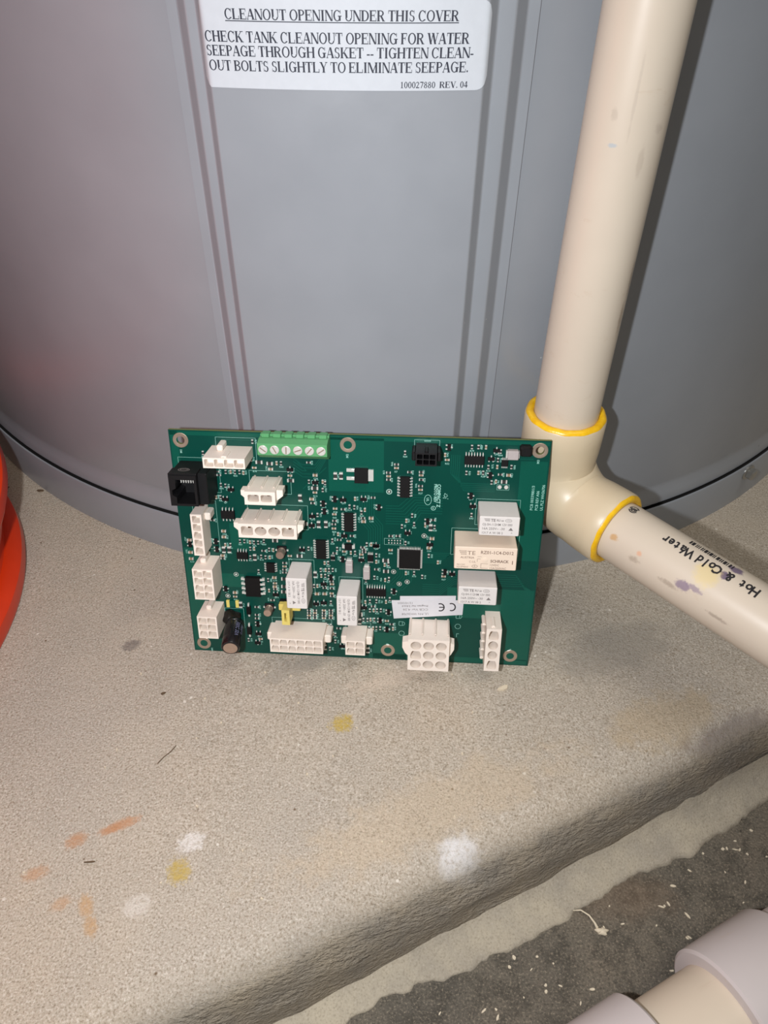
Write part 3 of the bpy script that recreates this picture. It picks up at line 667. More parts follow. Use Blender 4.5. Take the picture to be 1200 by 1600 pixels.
# substrate: plate with six drilled holes; face split into strips around each hole square
def plate():
    m = MB(); q = 3.0
    xs = sorted(set([0, BW] + [v for h in HOLES for v in (h[0] - q, h[0] + q)])); ys = sorted(set([0, BH] + [v for h in HOLES for v in (h[1] - q, h[1] + q)]))
    hole_cells = {}
    for h in HOLES: hole_cells[(round(h[0] - q, 3), round(h[1] - q, 3))] = h
    covered = []
    for h in HOLES: covered.append((h[0] - q, h[0] + q, h[1] - q, h[1] + q))
    for z in (0.0, -1.6):
        for i in range(len(xs) - 1):
            for j in range(len(ys) - 1):
                cx_, cy_ = (xs[i] + xs[i + 1]) / 2, (ys[j] + ys[j + 1]) / 2
                if any(a < cx_ < b and c_ < cy_ < d for a, b, c_, d in covered): continue
                m.add([(xs[i], ys[j], z), (xs[i + 1], ys[j], z), (xs[i + 1], ys[j + 1], z), (xs[i], ys[j + 1], z)], [(0, 1, 2, 3)])
        for (a, b, c_, d), h in zip(covered, HOLES):
            N = 32
            def sq(k):
                t = 2 * math.pi * k / N + math.pi / 4; x, y = math.cos(t), math.sin(t); s_ = q / max(abs(x), abs(y)); return (h[0] + x * s_, h[1] + y * s_, z)
            def ci(k): t = 2 * math.pi * k / N + math.pi / 4; return (h[0] + HR * math.cos(t), h[1] + HR * math.sin(t), z)
            for k in range(N): m.add([sq(k), sq(k + 1), ci(k + 1), ci(k)], [(0, 1, 2, 3)])
    m.cur = 1
    for a, b in (((0, 0), (BW, 0)), ((BW, 0), (BW, BH)), ((BW, BH), (0, BH)), ((0, BH), (0, 0))):
        m.add([(a[0], a[1], 0), (b[0], b[1], 0), (b[0], b[1], -1.6), (a[0], a[1], -1.6)], [(0, 1, 2, 3)])
    for h in HOLES: m.loft([[(h[0] + HR * math.cos(2 * math.pi * k / 32), h[1] + HR * math.sin(2 * math.pi * k / 32), z) for k in range(32)] for z in (0, -1.6)], cap=False)
    return m.build('substrate', ['pcb', 'edge'], board)
plate()
for h in HOLES:
    m = MB(); m.lathe([(HR, -.1), (HR, .12), (HR + .2, .16), (3.35, .16), (3.55, .02)], 36, (h[0], h[1], 0), cap=False); m.build('mounting_ring', 'ring', board, auto=30)

# copper pours and traces under the solder mask
m = MB()
for x0, y0, x1, y1 in ((72, 92.5, 97, 118.6), (0.6, 0.6, 8, 60), (157.5, 60, 169.4, 110), (150, 3, 169.4, 44), (92, .6, 109, 16), (14, 39, 29, 46.5), (.6, 84, 4, 119.2), (128, 27, 150, 44), (90, .6, 169, 3.5), (.6, 117.4, 169.4, 119.2), (24, 60, 33, 74)):
    m.add([(x0, y0, .03), (x1, y0, .03), (x1, y1, .03), (x0, y1, .03)], [(0, 1, 2, 3)])
stuff(m.build('copper_pour', 'pour', board))
m = MB(); tr = []
for k in range(7): tr += [[(104 + k * 1.1, 53), (104 + k * 1.1, 50 - k * .6), (100 + k * 1.1, 45 - k * .6), (92, 45 - k * .9)]]
for k in range(8): tr += [[(98, 86 - k * 1.3), (104 + k, 86 - k * 1.3), (110 + k * .6, 92 - k * 1.3), (124, 92 - k * 1.3)]]
for k in range(7): tr += [[(115.5, 57 + k * .9), (124 + k, 57 + k * .9), (130 + k * .4, 63 + k * .9), (131, 76)]]
for k in range(6): tr += [[(116, 45 - k * 1.2), (124, 45 - k * 1.2), (131, 52 - k * 1.2), (160 + k, 52 - k * 1.2), (165 + k * .5, 44), (165 + k * .5, 12)]]
for k in range(6): tr += [[(41 + k * 1.4, 40), (41 + k * 1.4, 34 + k * .4), (47, 30 - k * .5)]]
for k in range(5): tr += [[(127 + k * .9, 112), (127 + k * .9, 103 - k * .4), (131 + k * .5, 98.5 - k * .9), (147, 98.5 - k * .9)]]
for k in range(5): tr += [[(56, 108 - k * 1.5), (60, 105 - k * 1.5), (66, 105 - k * 1.5), (71, 112 - k)]]
for k in range(7): tr += [[(86 + k * 1.1, 92), (86 + k * 1.1, 78 + k * .5), (90 + k * 1.1, 73 + k * .5), (90 + k * 1.1, 66)]]
tr += [[(157, 111), (163, 111)], [(24, 116), (48, 116), (50, 118)], [(150, 30), (156, 36), (166, 36)], [(60, 93), (71, 104)], [(58, 106), (62, 102), (67, 102)]]
for L in tr:
    for (a, b), (c_, d) in zip(L[:-1], L[1:]):
        if math.hypot(c_ - a, d - b) > .01: m.flat(line2d(a, b, c_, d, .32), lambda x, y: (x, y, .05))
stuff(m.build('traces', 'trace', board))

# --- plastic headers: a block whose front shows recessed cells
def shape(kind, x0, x1, y0, y1, N=24):
    """outline of a cell opening, N points matched by direction"""
    cx_, cy_, hx, hy = (x0 + x1) / 2, (y0 + y1) / 2, (x1 - x0) / 2, (y1 - y0) / 2; out = []
    for k in range(N):
        t = 2 * math.pi * (k + .5) / N; x, y = math.cos(t), math.sin(t)
        if kind == 'o': out.append((cx_ + hx * x, cy_ + hy * y))
        else:
            s_ = 1 / max(abs(x), abs(y)); X, Y = x * s_, y * s_
            if kind == 'd' and Y > 0: r_ = math.hypot(x, y); X, Y = X * (1 - .28 * Y * abs(X)), Y
            out.append((cx_ + hx * X, cy_ + hy * Y))
    return out
def header(name, s0, s1, t0, t1, h, kinds, margin=0.7, gap=0.45, depth=6.0, mat='nylon', wall=None, parent=board, taper=0.0, pins=False):
    rows_, cols_ = len(kinds), len(kinds[0]); m = MB(); N = 24
    xs = frange(s0 + margin, s1 - margin, cols_ + 1); ys = frange(t1 - margin, t0 + margin, rows_ + 1)
    for r in range(rows_):
        for c_ in range(cols_):
            ox0, ox1 = (s0 if c_ == 0 else xs[c_]), (s1 if c_ == cols_ - 1 else xs[c_ + 1])
            oy1, oy0 = (t1 if r == 0 else ys[r]), (t0 if r == rows_ - 1 else ys[r + 1])
            ix0, ix1, iy1, iy0 = xs[c_] + gap / 2, xs[c_ + 1] - gap / 2, ys[r] - gap / 2, ys[r + 1] + gap / 2
            O, I = shape('s', ox0, ox1, oy0, oy1, N), shape(kinds[r][c_], ix0, ix1, iy0, iy1, N)
            # square the outer corners
            m.loft([[(x, y, h) for x, y in O], [(x, y, h) for x, y in I], [(x, y, h - depth) for x, y in I]], cap=False)
            m.add([(x, y, h - depth) for x, y in I], [tuple(range(N))])
            for sx in (ox0, ox1):
                for sy in (oy0, oy1):
                    near = sorted(O, key=lambda p: math.hypot(p[0] - sx, p[1] - sy))[:2]
                    m.add([(sx, sy, h), (near[0][0], near[0][1], h), (near[1][0], near[1][1], h)], [(0, 1, 2)])
    P = [(s0, t0), (s1, t0), (s1, t1), (s0, t1)]; B = [(s0 + taper, t0 + taper), (s1 - taper, t0 + taper), (s1 - taper, t1 - taper), (s0 + taper, t1 - taper)]
    m.loft([[(x, y, 0) for x, y in B], [(x, y, h) for x, y in P]], cap=False)
    o = m.build(name, mat, parent)
    if not pins: return o
    pm = MB()
    for r in range(rows_):
        for c_ in range(cols_):
            px_, py_ = (xs[c_] + xs[c_ + 1]) / 2, (ys[r] + ys[r + 1]) / 2
            pm.box(px_ - .45, px_ + .45, py_ - .45, py_ + .45, h - depth - .1, h - 3.4, .2)
    pm.build('contact_pins', 'brass', o)
    return o
def ears(o, boxes, mat='nylon'):
    for b in boxes:
        m = MB(); m.box(*b, ch=.5); m.build('latch_tab', mat, o)
def wedge(o, pts, z0, z1, mat='nylon'):
    m = MB(); m.prism(pts, z0, z1); m.build('latch_tab', mat, o)

o = header('wire_connector', 19.4, 37.9, 108.1, 112.9, 15.2, ['ssss'], .5, .35, 5)
o['label'] = 'white four-way connector with small square sockets'
ears(o, [(23.4, 26.2, 112.9, 115.6, 0, 7.0), (27.2, 29.8, 112.8, 113.5, 8, 14.6)])
o = header('wire_connector', 37.0, 50.7, 92.1, 98.4, 17.0, ['ss'], 1.1, .8, 8, pins=True); o['label'] = 'white two-way power connector with wide sockets'
wedge(o, [(34.6, 97.4), (37.2, 97.4), (37.2, 92.8), (34.6, 95.2)], 9, 13.5); wedge(o, [(50.5, 98), (53.4, 98), (53.4, 95.2), (50.5, 92.8)], 8, 13.5)
ears(o, [(x, x + 1.0, 98.3, 99.2, 0, 13) for x in (37.6, 43.4, 48.8)])
o = header('wire_connector', 32.5, 59.1, 74.7, 81.7, 15.2, ['soos'], .9, .8, 8, pins=True); o['label'] = 'white four-way connector with two round and two square sockets'
wedge(o, [(29.9, 80.8), (32.7, 80.8), (32.7, 76.0), (29.9, 78.6)], 8, 12.5); wedge(o, [(58.9, 80.8), (61.6, 80.8), (61.6, 78.6), (58.9, 76)], 8, 12.5)
ears(o, [(x, x + 1.0, 81.6, 82.7, 0, 12) for x in (33, 39.3, 45.4, 51.5, 57.6)])
o = header('wire_connector', 9.5, 14.7, 62.0, 83.3, 11.0, ['s', 's', 'd', 's', 'd'], .55, .5); o['label'] = 'white five-way single-column connector'
ears(o, [(14.6, 17.4, 78.2, 82.0, 0, 6.5), (8.9, 9.6, 66, 80, 3, 9)])
o = header('wire_connector', 8.4, 18.0, 39.7, 56.2, 13.8, ['ss', 'ss', 'dd', 'ss'], .5, .4, 5); o['label'] = 'white eight-way two-column connector'
ears(o, [(10.6, 13.4, 56.1, 58.6, 0, 8), (7.6, 8.5, 45.5, 51, 2, 12)])
o = header('wire_connector', 8.2, 17.8, 17.8, 30.2, 14.2, ['ss', 'ss', 'ds'], .5, .4, 5); o['label'] = 'white six-way two-column connector'
ears(o, [(11, 13.6, 30.1, 32.4, 0, 8), (7.4, 8.3, 22, 27, 2, 12)])
o = header('wire_connector', 43.3, 69.1, 12.4, 20.4, 15.2, ['sddsds', 'dsddss'], .5, .4, 5); o['label'] = 'wide white twelve-way connector'
ears(o, [(40.6, 43.4, 14.8, 19.2, 0, 9), (69.0, 72.2, 14.6, 19.0, 0, 9)])
o = header('wire_connector', 79.8, 89.3, 11.4, 19.7, 13.4, ['sd', 'ds'], .5, .4, 5); o['label'] = 'white four-way square connector'
ears(o, [(77.0, 79.9, 13.8, 18.4, 0, 8), (89.2, 92.4, 13.8, 18.4, 0, 8)])
o = header('wire_connector', 110.2, 129.8, 7.4, 25.1, 17.5, ['ooo', 'doo', 'ooo'], .8, .9, 8); o['label'] = 'white nine-way connector with round sockets'
wedge(o, [(107.4, 20.8), (110.4, 21.6), (110.4, 13.0), (108.8, 14.6), (107.4, 17.8)], 9, 14); wedge(o, [(129.6, 21.6), (132.2, 20.8), (132.2, 17.8), (130.8, 14.8), (129.6, 13)], 9, 14)
ears(o, [(x, x + 1.0, 25.0, 26.0, 0, 14) for x in (110.4, 116.4, 122.6, 128.6)])
o = header('wire_connector', 146.8, 153.9, 7.4, 31.5, 15.4, ['d', 'o', 'o', 'd'], .8, .9, 8); o['label'] = 'white four-way upright connector with round sockets'
ears(o, [(145.2, 146.9, y, y + 1.6, 0, 8) for y in (8.4, 13.2, 18, 22.8, 27.6)] + [(149.0, 151.0, 31.4, 32.2, 6, 14)])
o = header('wire_connector', 111.3, 120.5, 111.0, 117.0, 12.0, ['sss', 'sss'], .5, .4, 6.5, 'black'); o['label'] = 'black six-way connector'
ears(o, [(109.6, 111.4, 111.8, 116, 0, 8.5), (120.4, 122.2, 111.8, 116, 0, 8.5), (115.2, 116.8, 116.9, 117.7, 6, 11.8)], 'black')

# modular jack
m = MB(); h = 17.5
outer = [(4.0, 90.5), (16.3, 90.5), (16.3, 105), (4.0, 105)]
inner = [(6.9, 91.6), (15.2, 91.6), (15.2, 103.0), (6.9, 103.0), (6.9, 98.9), (5.1, 97.9), (5.1, 95.6), (6.9, 94.6)]
def ringz(P, z): return [(x, y, z) for x, y in P]
ou8 = [(4.0, 90.5), (16.3, 90.5), (16.3, 105), (4.0, 105), (4.0, 100), (4.0, 98.4), (4.0, 95), (4.0, 93)]
m.loft([ringz(ou8, 0), ringz(ou8, h), ringz(inner, h), ringz(inner, 5)], cap=False); m.add(ringz(inner, 5), [tuple(range(8))])
m.box(16.2, 20.3, 90.3, 105.2, 0, 15.0, .3); m.box(3.6, 16.3, 104.6, 105.6, 10, 16.6, .2)
jk = m.build('modular_jack', 'black', board); jk['label'] = 'black modular socket'
m = MB()
for k in range(6): m.box(8.2 + k * 1.1, 8.6 + k * 1.1, 100.2, 102.6, 6, 14)
m.build('contact_pins', 'tin', jk)
m = MB(); m.flat(ring2d(9.5, 12, 2.6, 1.8, .3, 24) + frame2d(7.8, 11.0, 11.2, 12.6, .3), lambda x, y: (x, 105.62, y)); m.build('moulded_mark', 'relay_ink', jk)

# green screw terminal block
m = MB()
P = [(109.6, 0), (110.4, 6), (113.2, 10.5), (118.0, 10.5), (118.3, 10.2), (119.4, 6.2), (119.4, 0)]
m.loft([[(s_, t, hh) for t, hh in P] for s_ in (42.6, 73.1)])
tb = m.build('terminal_block', 'terminal', board); tb['label'] = 'green six-way screw terminal block'
m = MB()
for k in range(6): 
    c_ = 42.6 + 30.5 * (k + .5) / 6
    m.box(c_ - 1.75, c_ + 1.75, 119.3, 121.0, 1.0, 5.2, .25)
m.box(42.6, 73.1, 119.3, 120.2, .4, 3.2)
m.build('wire_guide', 'terminal', tb)
for k, rot in enumerate((-.65, -1.1, 1.55, .35, .85, .6)):
    c_ = 42.6 + 30.5 * (k + .5) / 6
    m = MB(); m.lathe([(2.0, 10.3), (2.0, 10.75), (1.75, 10.95)], 24, (c_, 115.7, 0)); sc = m.build('terminal_screw', 'tin', tb, auto=30)
    m = MB(); m.flat(line2d(c_ - 1.6 * math.cos(rot), 115.7 - 1.6 * math.sin(rot), c_ + 1.6 * math.cos(rot), 115.7 + 1.6 * math.sin(rot), .5), lambda x, y: (x, y, 10.97)); m.build('slot', 'ring', sc)

# relays with their printing
def relay(s0, s1, t0, t1, h, mat, label):
    m = MB(); m.box(s0, s1, t0, t1, .3, h, .35); o = m.build('relay', mat, board); o['label'] = label; return o
def small_relay_print(o, cx_, cy_, L, Wd, rot, h):
    """L long, Wd high, local layout centred"""
    P = []
    for k in range(3): P += [[(-L * .40 + k * .25, Wd * .40 - k * .5), (-L * .24, Wd * .40 - k * .5), (-L * .24, Wd * .40 - k * .5 - .24), (-L * .37 + k * .25, Wd * .40 - k * .5 - .24)]]
    P += place(fit_width(text2d('TE', 1.9, bold=.03), L * .12), -L * .22, Wd * .25)
    P += place(fit_width(text2d('RU us', 1.5, bold=.02), L * .17), -L * .07, Wd * .27)
    P += ring2d(L * .22, Wd * .32, L * .085, Wd * .085, .16, 20) + place(fit_width(text2d('VDE', .8), L * .1), L * .17, Wd * .29)
    P += place(fit_width(text2d('OJ-SH-112HM 12V 000', 1.6, bold=.01), L * .74), -L * .42, Wd * .04)
    P += place(fit_width(text2d('16A 250V~ -30', 1.6, bold=.01), L * .56), -L * .42, -Wd * .18)
    P += place(fit_width(text2d('1317 A W 08 2', 1.5, bold=.01), L * .52), -L * .42, -Wd * .40)
    P += [[(L * .23, -Wd * .2), (L * .35, -Wd * .2), (L * .29, -Wd * .04)]] + place(text2d('A', 1.0), L * .3, -Wd * .36)
    m = MB(); m.flat(place(P, cx_, cy_, rot), lambda x, y: (x, y, h + .03)); m.build('printing', 'relay_ink', o)
o = relay(140.0, 157.4, 80.9, 90.1, 16.2, 'relay', 'white relay with grey printing, above the cream relay'); small_relay_print(o, 148.7, 85.5, 17.4, 9.2, 0, 16.2)
o = relay(132.6, 150.2, 44.6, 53.9, 15.6, 'relay', 'white relay with grey printing, below the cream relay')
o.location = (0, 0, 0)
small_relay_print(o, 141.4, 49.2, 17.6, 9.3, 0, 15.6)
o = relay(52.9, 62.6, 38.4, 54.7, 16.1, 'relay', 'upright white relay above the yellow jumper'); small_relay_print(o, 57.75, 46.5, 16.3, 9.7, -math.pi / 2, 16.1)
o = relay(76.4, 86.0, 30.0, 46.1, 15.9, 'relay', 'upright white relay above the four-way square connector'); small_relay_print(o, 81.2, 38.0, 16.1, 9.6, -math.pi / 2, 15.9)
o = relay(130.0, 157.6, 63.5, 74.7, 16.0, 'relay_cream', 'long cream relay with brown printing')
P = []
for k in range(3): P += frame2d(132.0 + k * .4, 73.0 - k * .8 - .5, 135.2, 73.0 - k * .8, .14)
P += place(fit_width(text2d('TE', 2.8), 3.6), 135.6, 70.9)
P += place(fit_width(text2d('AUSTRIA', 1.4, bold=.01), 6.2), 132.6, 69.0) + place(fit_width(text2d('RZ01-1C4-D012', 2.2, bold=.02), 14.4), 141.6, 71.6)
P += place(fit_width(text2d('SCHRACK', 1.9, bold=.035), 8.2), 146.0, 67.4) + place(fit_width(text2d('12VDC', 1.4, bold=.01), 4.0), 146.0, 65.6) + place(fit_width(text2d('12A/250VAC', 1.4, bold=.01), 7.2), 146.0, 64.0)
P += place(fit_width(text2d('C-UL', 1.5), 3.0), 136.6, 66.9) + place(fit_width(text2d('IND.CONT.', 1.2), 3.8), 131.2, 65.4) + place(fit_width(text2d('EQUIPMENT', 1.2), 5.2), 131.2, 64.2)
P += [q for q in ring2d(139.2, 65.1, 1.3, .8, .18, 18)] + place(text2d('R', 1.2, 'CENTER'), 139.2, 64.7) + line2d(141.9, 64.3, 141.9, 66.6, .16) + line2d(141.9, 66.6, 145, 66.6, .16) + line2d(141.9, 64.3, 145, 64.3, .16)
P += line2d(140.2, 67.5, 140.2, 69.0, .16) + line2d(140.2, 69.0, 141.6, 69.0, .16) + line2d(140.2, 70.1, 142.0, 70.1, .14) + [rect(155.6, 66.7, 156.0, 68.6)]
m = MB(); m.flat(P, lambda x, y: (x, y, 16.03)); m.build('printing', 'relay_ink2', o)
m = MB(); m.lathe([(1.25, 15.9), (1.25, 16.12), (.9, 16.2)], 24, (143.6, 68.4, 0)); m.build('vent_nib', 'relay_cream', o, auto=30)

# --- chips with leads
def chip(s0, s1, t0, t1, h=1.7, sides='lr', n=7, lead=1.1, lw=.42, name='chip', mat='chip', leadmat='tin', ch=.15):
    m = MB(); m.box(s0, s1, t0, t1, .15, h, ch); o = m.build(name, mat, board)
    m = MB()
    for sd in sides:
        for k in range(n):
            f = (k + .5) / n
            if sd in 'lr':
                c_ = t0 + (t1 - t0) * f; x = s0 if sd == 'l' else s1; d = -1 if sd == 'l' else 1
                m.box(min(x, x + d * lead * .5), max(x, x + d * lead * .5), c_ - lw / 2, c_ + lw / 2, h * .45, h * .6)
                m.box(min(x + d * lead * .4, x + d * lead), max(x + d * lead * .4, x + d * lead), c_ - lw / 2, c_ + lw / 2, .03, h * .5)
            else:
                c_ = s0 + (s1 - s0) * f; y = t0 if sd == 'b' else t1; d = -1 if sd == 'b' else 1
                m.box(c_ - lw / 2, c_ + lw / 2, min(y, y + d * lead * .5), max(y, y + d * lead * .5), h * .45, h * .6)
                m.box(c_ - lw / 2, c_ + lw / 2, min(y + d * lead * .4, y + d * lead), max(y + d * lead * .4, y + d * lead), .03, h * .5)
    m.build('leads', leadmat, o)
    return o
chip(104.5, 108.8, 91.0, 101.0, n=7, lead=1.3); chip(132.7, 141.3, 108.1, 112.1, sides='tb', n=7, lead=1.4); chip(149.0, 151.8, 107.6, 110.6, 1.3, 'tb', 5, .9, .26)
chip(20.9, 27.3, 76.9, 80.9, sides='tb', n=4, lead=1.4); chip(78.8, 83.1, 72.6, 81.9, n=7, lead=1.3); chip(65.2, 69.9, 57.4, 67.3, n=8, lead=1.3)
chip(26.7, 32.0, 55.6, 59.2, sides='tb', n=4, lead=1.4); chip(40.7, 44.7, 48.8, 53.8, sides='lr', n=4, lead=1.1); chip(29.9, 37.1, 35.3, 45.7, 2.6, 'lr', 4, 2.2, 1.1)
chip(104.6, 114.6, 54.1, 64.1, 1.6, 'lrtb', 14, .9, .34, 'processor_chip'); chip(88.8, 98.4, 38.0, 42.0, sides='tb', n=8, lead=1.4)
chip(89.6, 92.3, 57.0, 60.4, 1.3, 'tb', 5, .9, .26); chip(71.9, 74.0, 56.9, 58.6, 1.0, 'tb', 3, .7, .3); chip(78.9, 82.3, 63.0, 65.8, 2.2, 'lr', 1, 1.3, 1.8, 'diode')
chip(29.2, 31.2, 24.2, 28.6, 1.8, 'tb', 1, 1.6, .8, 'diode'); chip(28.6, 30.8, 12.2, 16.6, 1.8, 'tb', 1, 1.8, .8, 'diode')
# power transistor with tab
o = chip(83.9, 90.0, 97.6, 104.4, 2.3, 'l', 0, 0, .1, 'power_transistor')
m = MB()
for y in (98.4, 102.4): m.box(80.2, 84.0, y, y + 1.5, .03, .5); m.box(82.6, 84.2, y + .3, y + 1.2, .4, 1.2)
m.box(89.8, 92.4, 98.2, 103.6, .03, .75, .1); m.build('tab_and_leads', 'tin', o)
# moulded grey capacitors and inductor
def moulded(s0, s1, t0, t1, h, ax, name='tantalum_capacitor'):
    m = MB(); m.box(s0, s1, t0, t1, .2, h, .3); o = m.build(name, 'grey_part', board); m = MB()
    if ax == 'v': m.box(s0 + .5, s1 - .5, t0 - .5, t1 + .7, .03, h * .55); m.flat([rect(s0 + .35, t1 - 1.6, s1 - .35, t1 - 1.1)], lambda x, y: (x, y, h + .02))
    else: m.box(s0 - .6, s1 + .5, t0 + .5, t1 - .5, .03, h * .55)
    m.build('end_caps', 'tin', o); return o
moulded(79.2, 82.6, 51.0, 57.0, 2.8, 'v'); moulded(87.6, 90.8, 47.8, 54.0, 2.8, 'v'); moulded(151.2, 156.0, 111.4, 115.6, 3.0, 'h', 'crystal')
m = MB(); m.box(156.4, 161.6, 113.2, 118.0, .1, 3.6, .8); m.build('inductor', 'chip', board)
# fuse with yellow ends
m = MB(); m.box(20.6, 24.0, 27.9, 31.2, .1, 1.0, .1); o = m.build('chip_fuse', 'pour', board)
m = MB(); m.box(19.2, 20.8, 27.6, 31.5, .05, 1.1, .1); m.box(23.8, 25.4, 27.6, 31.5, .05, 1.1, .1); m.build('end_caps', 'yellow', o)
# little aluminium cans
for x, y in ((48.6, 60.8), (40.7, 28.3)):
    m = MB(); m.box(x - 2.3, x + 2.3, y - 2.3, y + 2.3, .1, 1.2, .4); o = m.build('can_capacitor', 'black', board)
    m = MB(); m.lathe([(1.95, 1.1), (1.95, 1.7), (1.75, 1.9), (1.95, 2.2), (1.95, 5.6), (1.8, 5.9)], 32, (x, y, 0)); m.build('can', 'alu', o, auto=30)
    m = MB(); m.box(x - 3.1, x - 2.2, y - .4, y + .4, .03, .5); m.box(x + 2.2, x + 3.1, y - .4, y + .4, .03, .5); m.build('leads', 'tin', o)
# big electrolytic on its side-bent leads, base glued
A, B = Vector((23.4, 20.6, 4.0)), Vector((25.2, 17.2, 20.5)); d = (B - A).normalized()
m = MB(); m.tube([A, A + d * .5, A + d * 1.6, A + d * 1.9, A + d * 2.4, B - d * .7, B - d * .2, B], [4.0, 4.4, 4.5, 4.25, 4.5, 4.5, 4.2, 3.5], 40)
ec = m.build('electrolytic_capacitor', 'sleeve', board, auto=40); ec['label'] = 'black cylindrical capacitor with bare metal end'
m = MB(); m.tube([B - d * .1, B + d * .12], [3.4, 3.4], 40); tp_ = m.build('can_top', 'alu', ec, auto=30)
u1 = Vector((0, 1, 0)).cross(d).normalized(); v1 = d.cross(u1)
m = MB()
for i in range(2):
    P = place(text2d(('105C 25V', '1000uF')[i], 2.3, bold=.02), 0, 0)
    m.flat(P, lambda x, y: tuple(A + d * (3.0 + x * .95) + (u1 * math.cos(.75 - i * .62 + y * .26) + v1 * math.sin(.75 - i * .62 + y * .26)) * 4.66))
m.build('sleeve_printing', 'sleeve_ink', ec)
m = MB(); gl = []
for i in range(9):
    t = i / 8; gl.append([tuple(Vector((20.9, 22.6, 0)) + Vector((4.6 * math.cos(a) * (1 + .16 * math.sin(3 * a + i)), 3.0 * math.sin(a) * (1 + .2 * math.sin(4 * a + 1)), 0)) * math.sqrt(max(.01, 1 - t * t)) + Vector((0, -.8 * t, 6.8 * t))) for a in [2 * math.pi * k / 28 for k in range(28)]])
m.loft(gl); m.build('glue_blob', 'glue', ec, smooth=True)
# yellow jumper cap on a black pin strip
m = MB(); m.box(46.2, 57.0, 29.0, 33.6, .1, 2.6, .2); o = m.build('jumper_header', 'black', board)
I = [(50.7, 28.7), (51.9, 28.7), (51.9, 33.6), (50.7, 33.6)]; O = [(49.4, 26.9), (53.2, 26.9), (53.2, 35.2), (49.4, 35.2)]
m = MB(); m.loft([ringz(O, 5.2), ringz(O, 13), ringz(I, 13), ringz(I, 9)], cap=False); m.add(ringz(I, 9), [(0, 1, 2, 3)]); m.add(ringz(O, 5.2), [(0, 1, 2, 3)])
m.box(46.4, 57.0, 30.0, 33.4, 2.6, 5.4, .3); m.build('jumper_cap', 'yellow', o)['label'] = 'yellow plastic jumper cap'

# CE sticker: two overlapping white slips
m = MB(); m.prism([(105.3, 30), (132.3, 30), (132.3, 39.4), (105.3, 37.9)], .06, .16); m.prism([(102.4, 24.9), (135.9, 28.8), (136.2, 37.1), (101.2, 35.4)], .17, .3)
ce = m.build('ce_sticker', 'sticker', board); ce['label'] = 'white sticker with a CE mark, upside down'
P = []
rot = math.pi + .06
def up(polys, x, y): return place(polys, x, y, rot)
P += up(ring2d(0, 0, 2.15, 2.35, .62, 20, 65, 295), 130.4, 33.0) + up(ring2d(0, 0, 2.15, 2.35, .62, 20, 65, 295), 125.0, 32.6) + up([rect(-1.8, -.28, .55, .28)], 125.0, 32.6)
mm = MB(); mm.flat(P, lambda x, y: (x, y, .34)); mm.build('ce_mark', 'print', ce)
P = []
for txt, x, y, w_, sz, b in (('UL P/N WH36708', 119.3, 29.1, 13.0, 1.7, .0), ('CCB Ver 4.26', 119.0, 31.6, 12.2, 1.8, .0), ('Program Ver 2.8.6.0', 118.9, 33.5, 12.6, 1.3, .02), ('12/10/2025', 111.4, 34.9, 7.2, 1.6, .0)):
    P += up(fit_width(text2d(txt, sz, bold=b), w_), x, y)
mm = MB(); mm.flat(P, lambda x, y: (x, y, .34)); mm.build('printing', 'relay_ink', ce)

# --- silkscreen
K = []
for a in ((21.2, 106, 39.5, 117.0), (35.4, 90, 54.6, 101.4), (33.4, 72, 61.8, 84.6), (7.2, 60, 18.6, 85.5), (3, 89.6, 21.8, 106.8), (41.4, 10.8, 71.5, 22.4), (78.4, 10.6, 91.0, 21.6), (110.4, 110.0, 121.6, 118.6), (139.0, 78, 159, 91.2), (128.6, 62, 160, 76.0), (97.4, 65.9, 106.6, 69.2), (147.8, 95.8, 153.3, 98.5), (51.6, 37.2, 63.8, 56.0), (75.6, 28.6, 87.2, 47.4), (17.8, 15, 27.4, 26.6)):
    K += frame2d(*a, .12)
K += frame2d(114.8, 117.8, 117.6, 118.4, .14)
for c_, y, shp in ((108.0, 26.8, 'o'), (134.3, 27.6, 'd'), (106.4, 22.0, 'd'), (134.0, 21.8, 'o'), (106.4, 16.2, 'o'), (133.6, 16.5, 'l')):
    if shp == 'o': K += ring2d(c_, y, 1.45, 1.45, .16)
    elif shp == 'd': K += frame2d(c_ - 1.5, y - 1.2, c_ + .4, y + 1.2, .16) + ring2d(c_ + .3, y, 1.2, 1.2, .16, 10, -90, 90)
    else: K += line2d(c_, y - 1, c_, y + 1, .18) + line2d(c_, y + 1, c_ + 1.2, y + 1, .18)
for i, txt in enumerate(('PCB 00339801/3', 'PCB REV A06', 'UL PLZ WH36706')):
    K += place(fit_width(text2d(txt, 1.75, bold=.01), (12.0, 9.6, 12.6)[i]), 164.6 + i * 2.25, 86.4, math.pi / 2 + .0)
K += place(fit_width(text2d('COMPACT Z', 2.2, bold=.03), 11.5), 121.3, 97.6, -math.pi / 2) + place(fit_width(text2d('PROTO REV', 1.8, bold=.03), 9.0), 119.9, 97.6, -math.pi / 2)
K += ring2d(117.2, 89.7, 1.7, 2.6, .22, 24) + place(text2d('UL', 1.6, bold=.02), 116.6, 90.8, -math.pi / 2) + ring2d(119.8, 85.6, 1.15, 1.1, .25, 16) + place(text2d('R', 1.5), 119.3, 85.1)
K += ring2d(99.5, 93.1, 1.35, 1.35, .22) + [[(99.0, 92.6), (100.0, 92.6), (99.5, 93.7)]]
for i in range(14): a = random.uniform(0, 6.28); r_ = random.uniform(.3, 1.7); K += [rect(125.2 + r_ * math.cos(a) - .2, 91.5 + r_ * math.sin(a) - .12, 125.2 + r_ * math.cos(a) + .3, 91.5 + r_ * math.sin(a) + .12)]
def smd(txt): return [tuple(float(v) for v in w_.split(',')) for w_ in txt.split()]
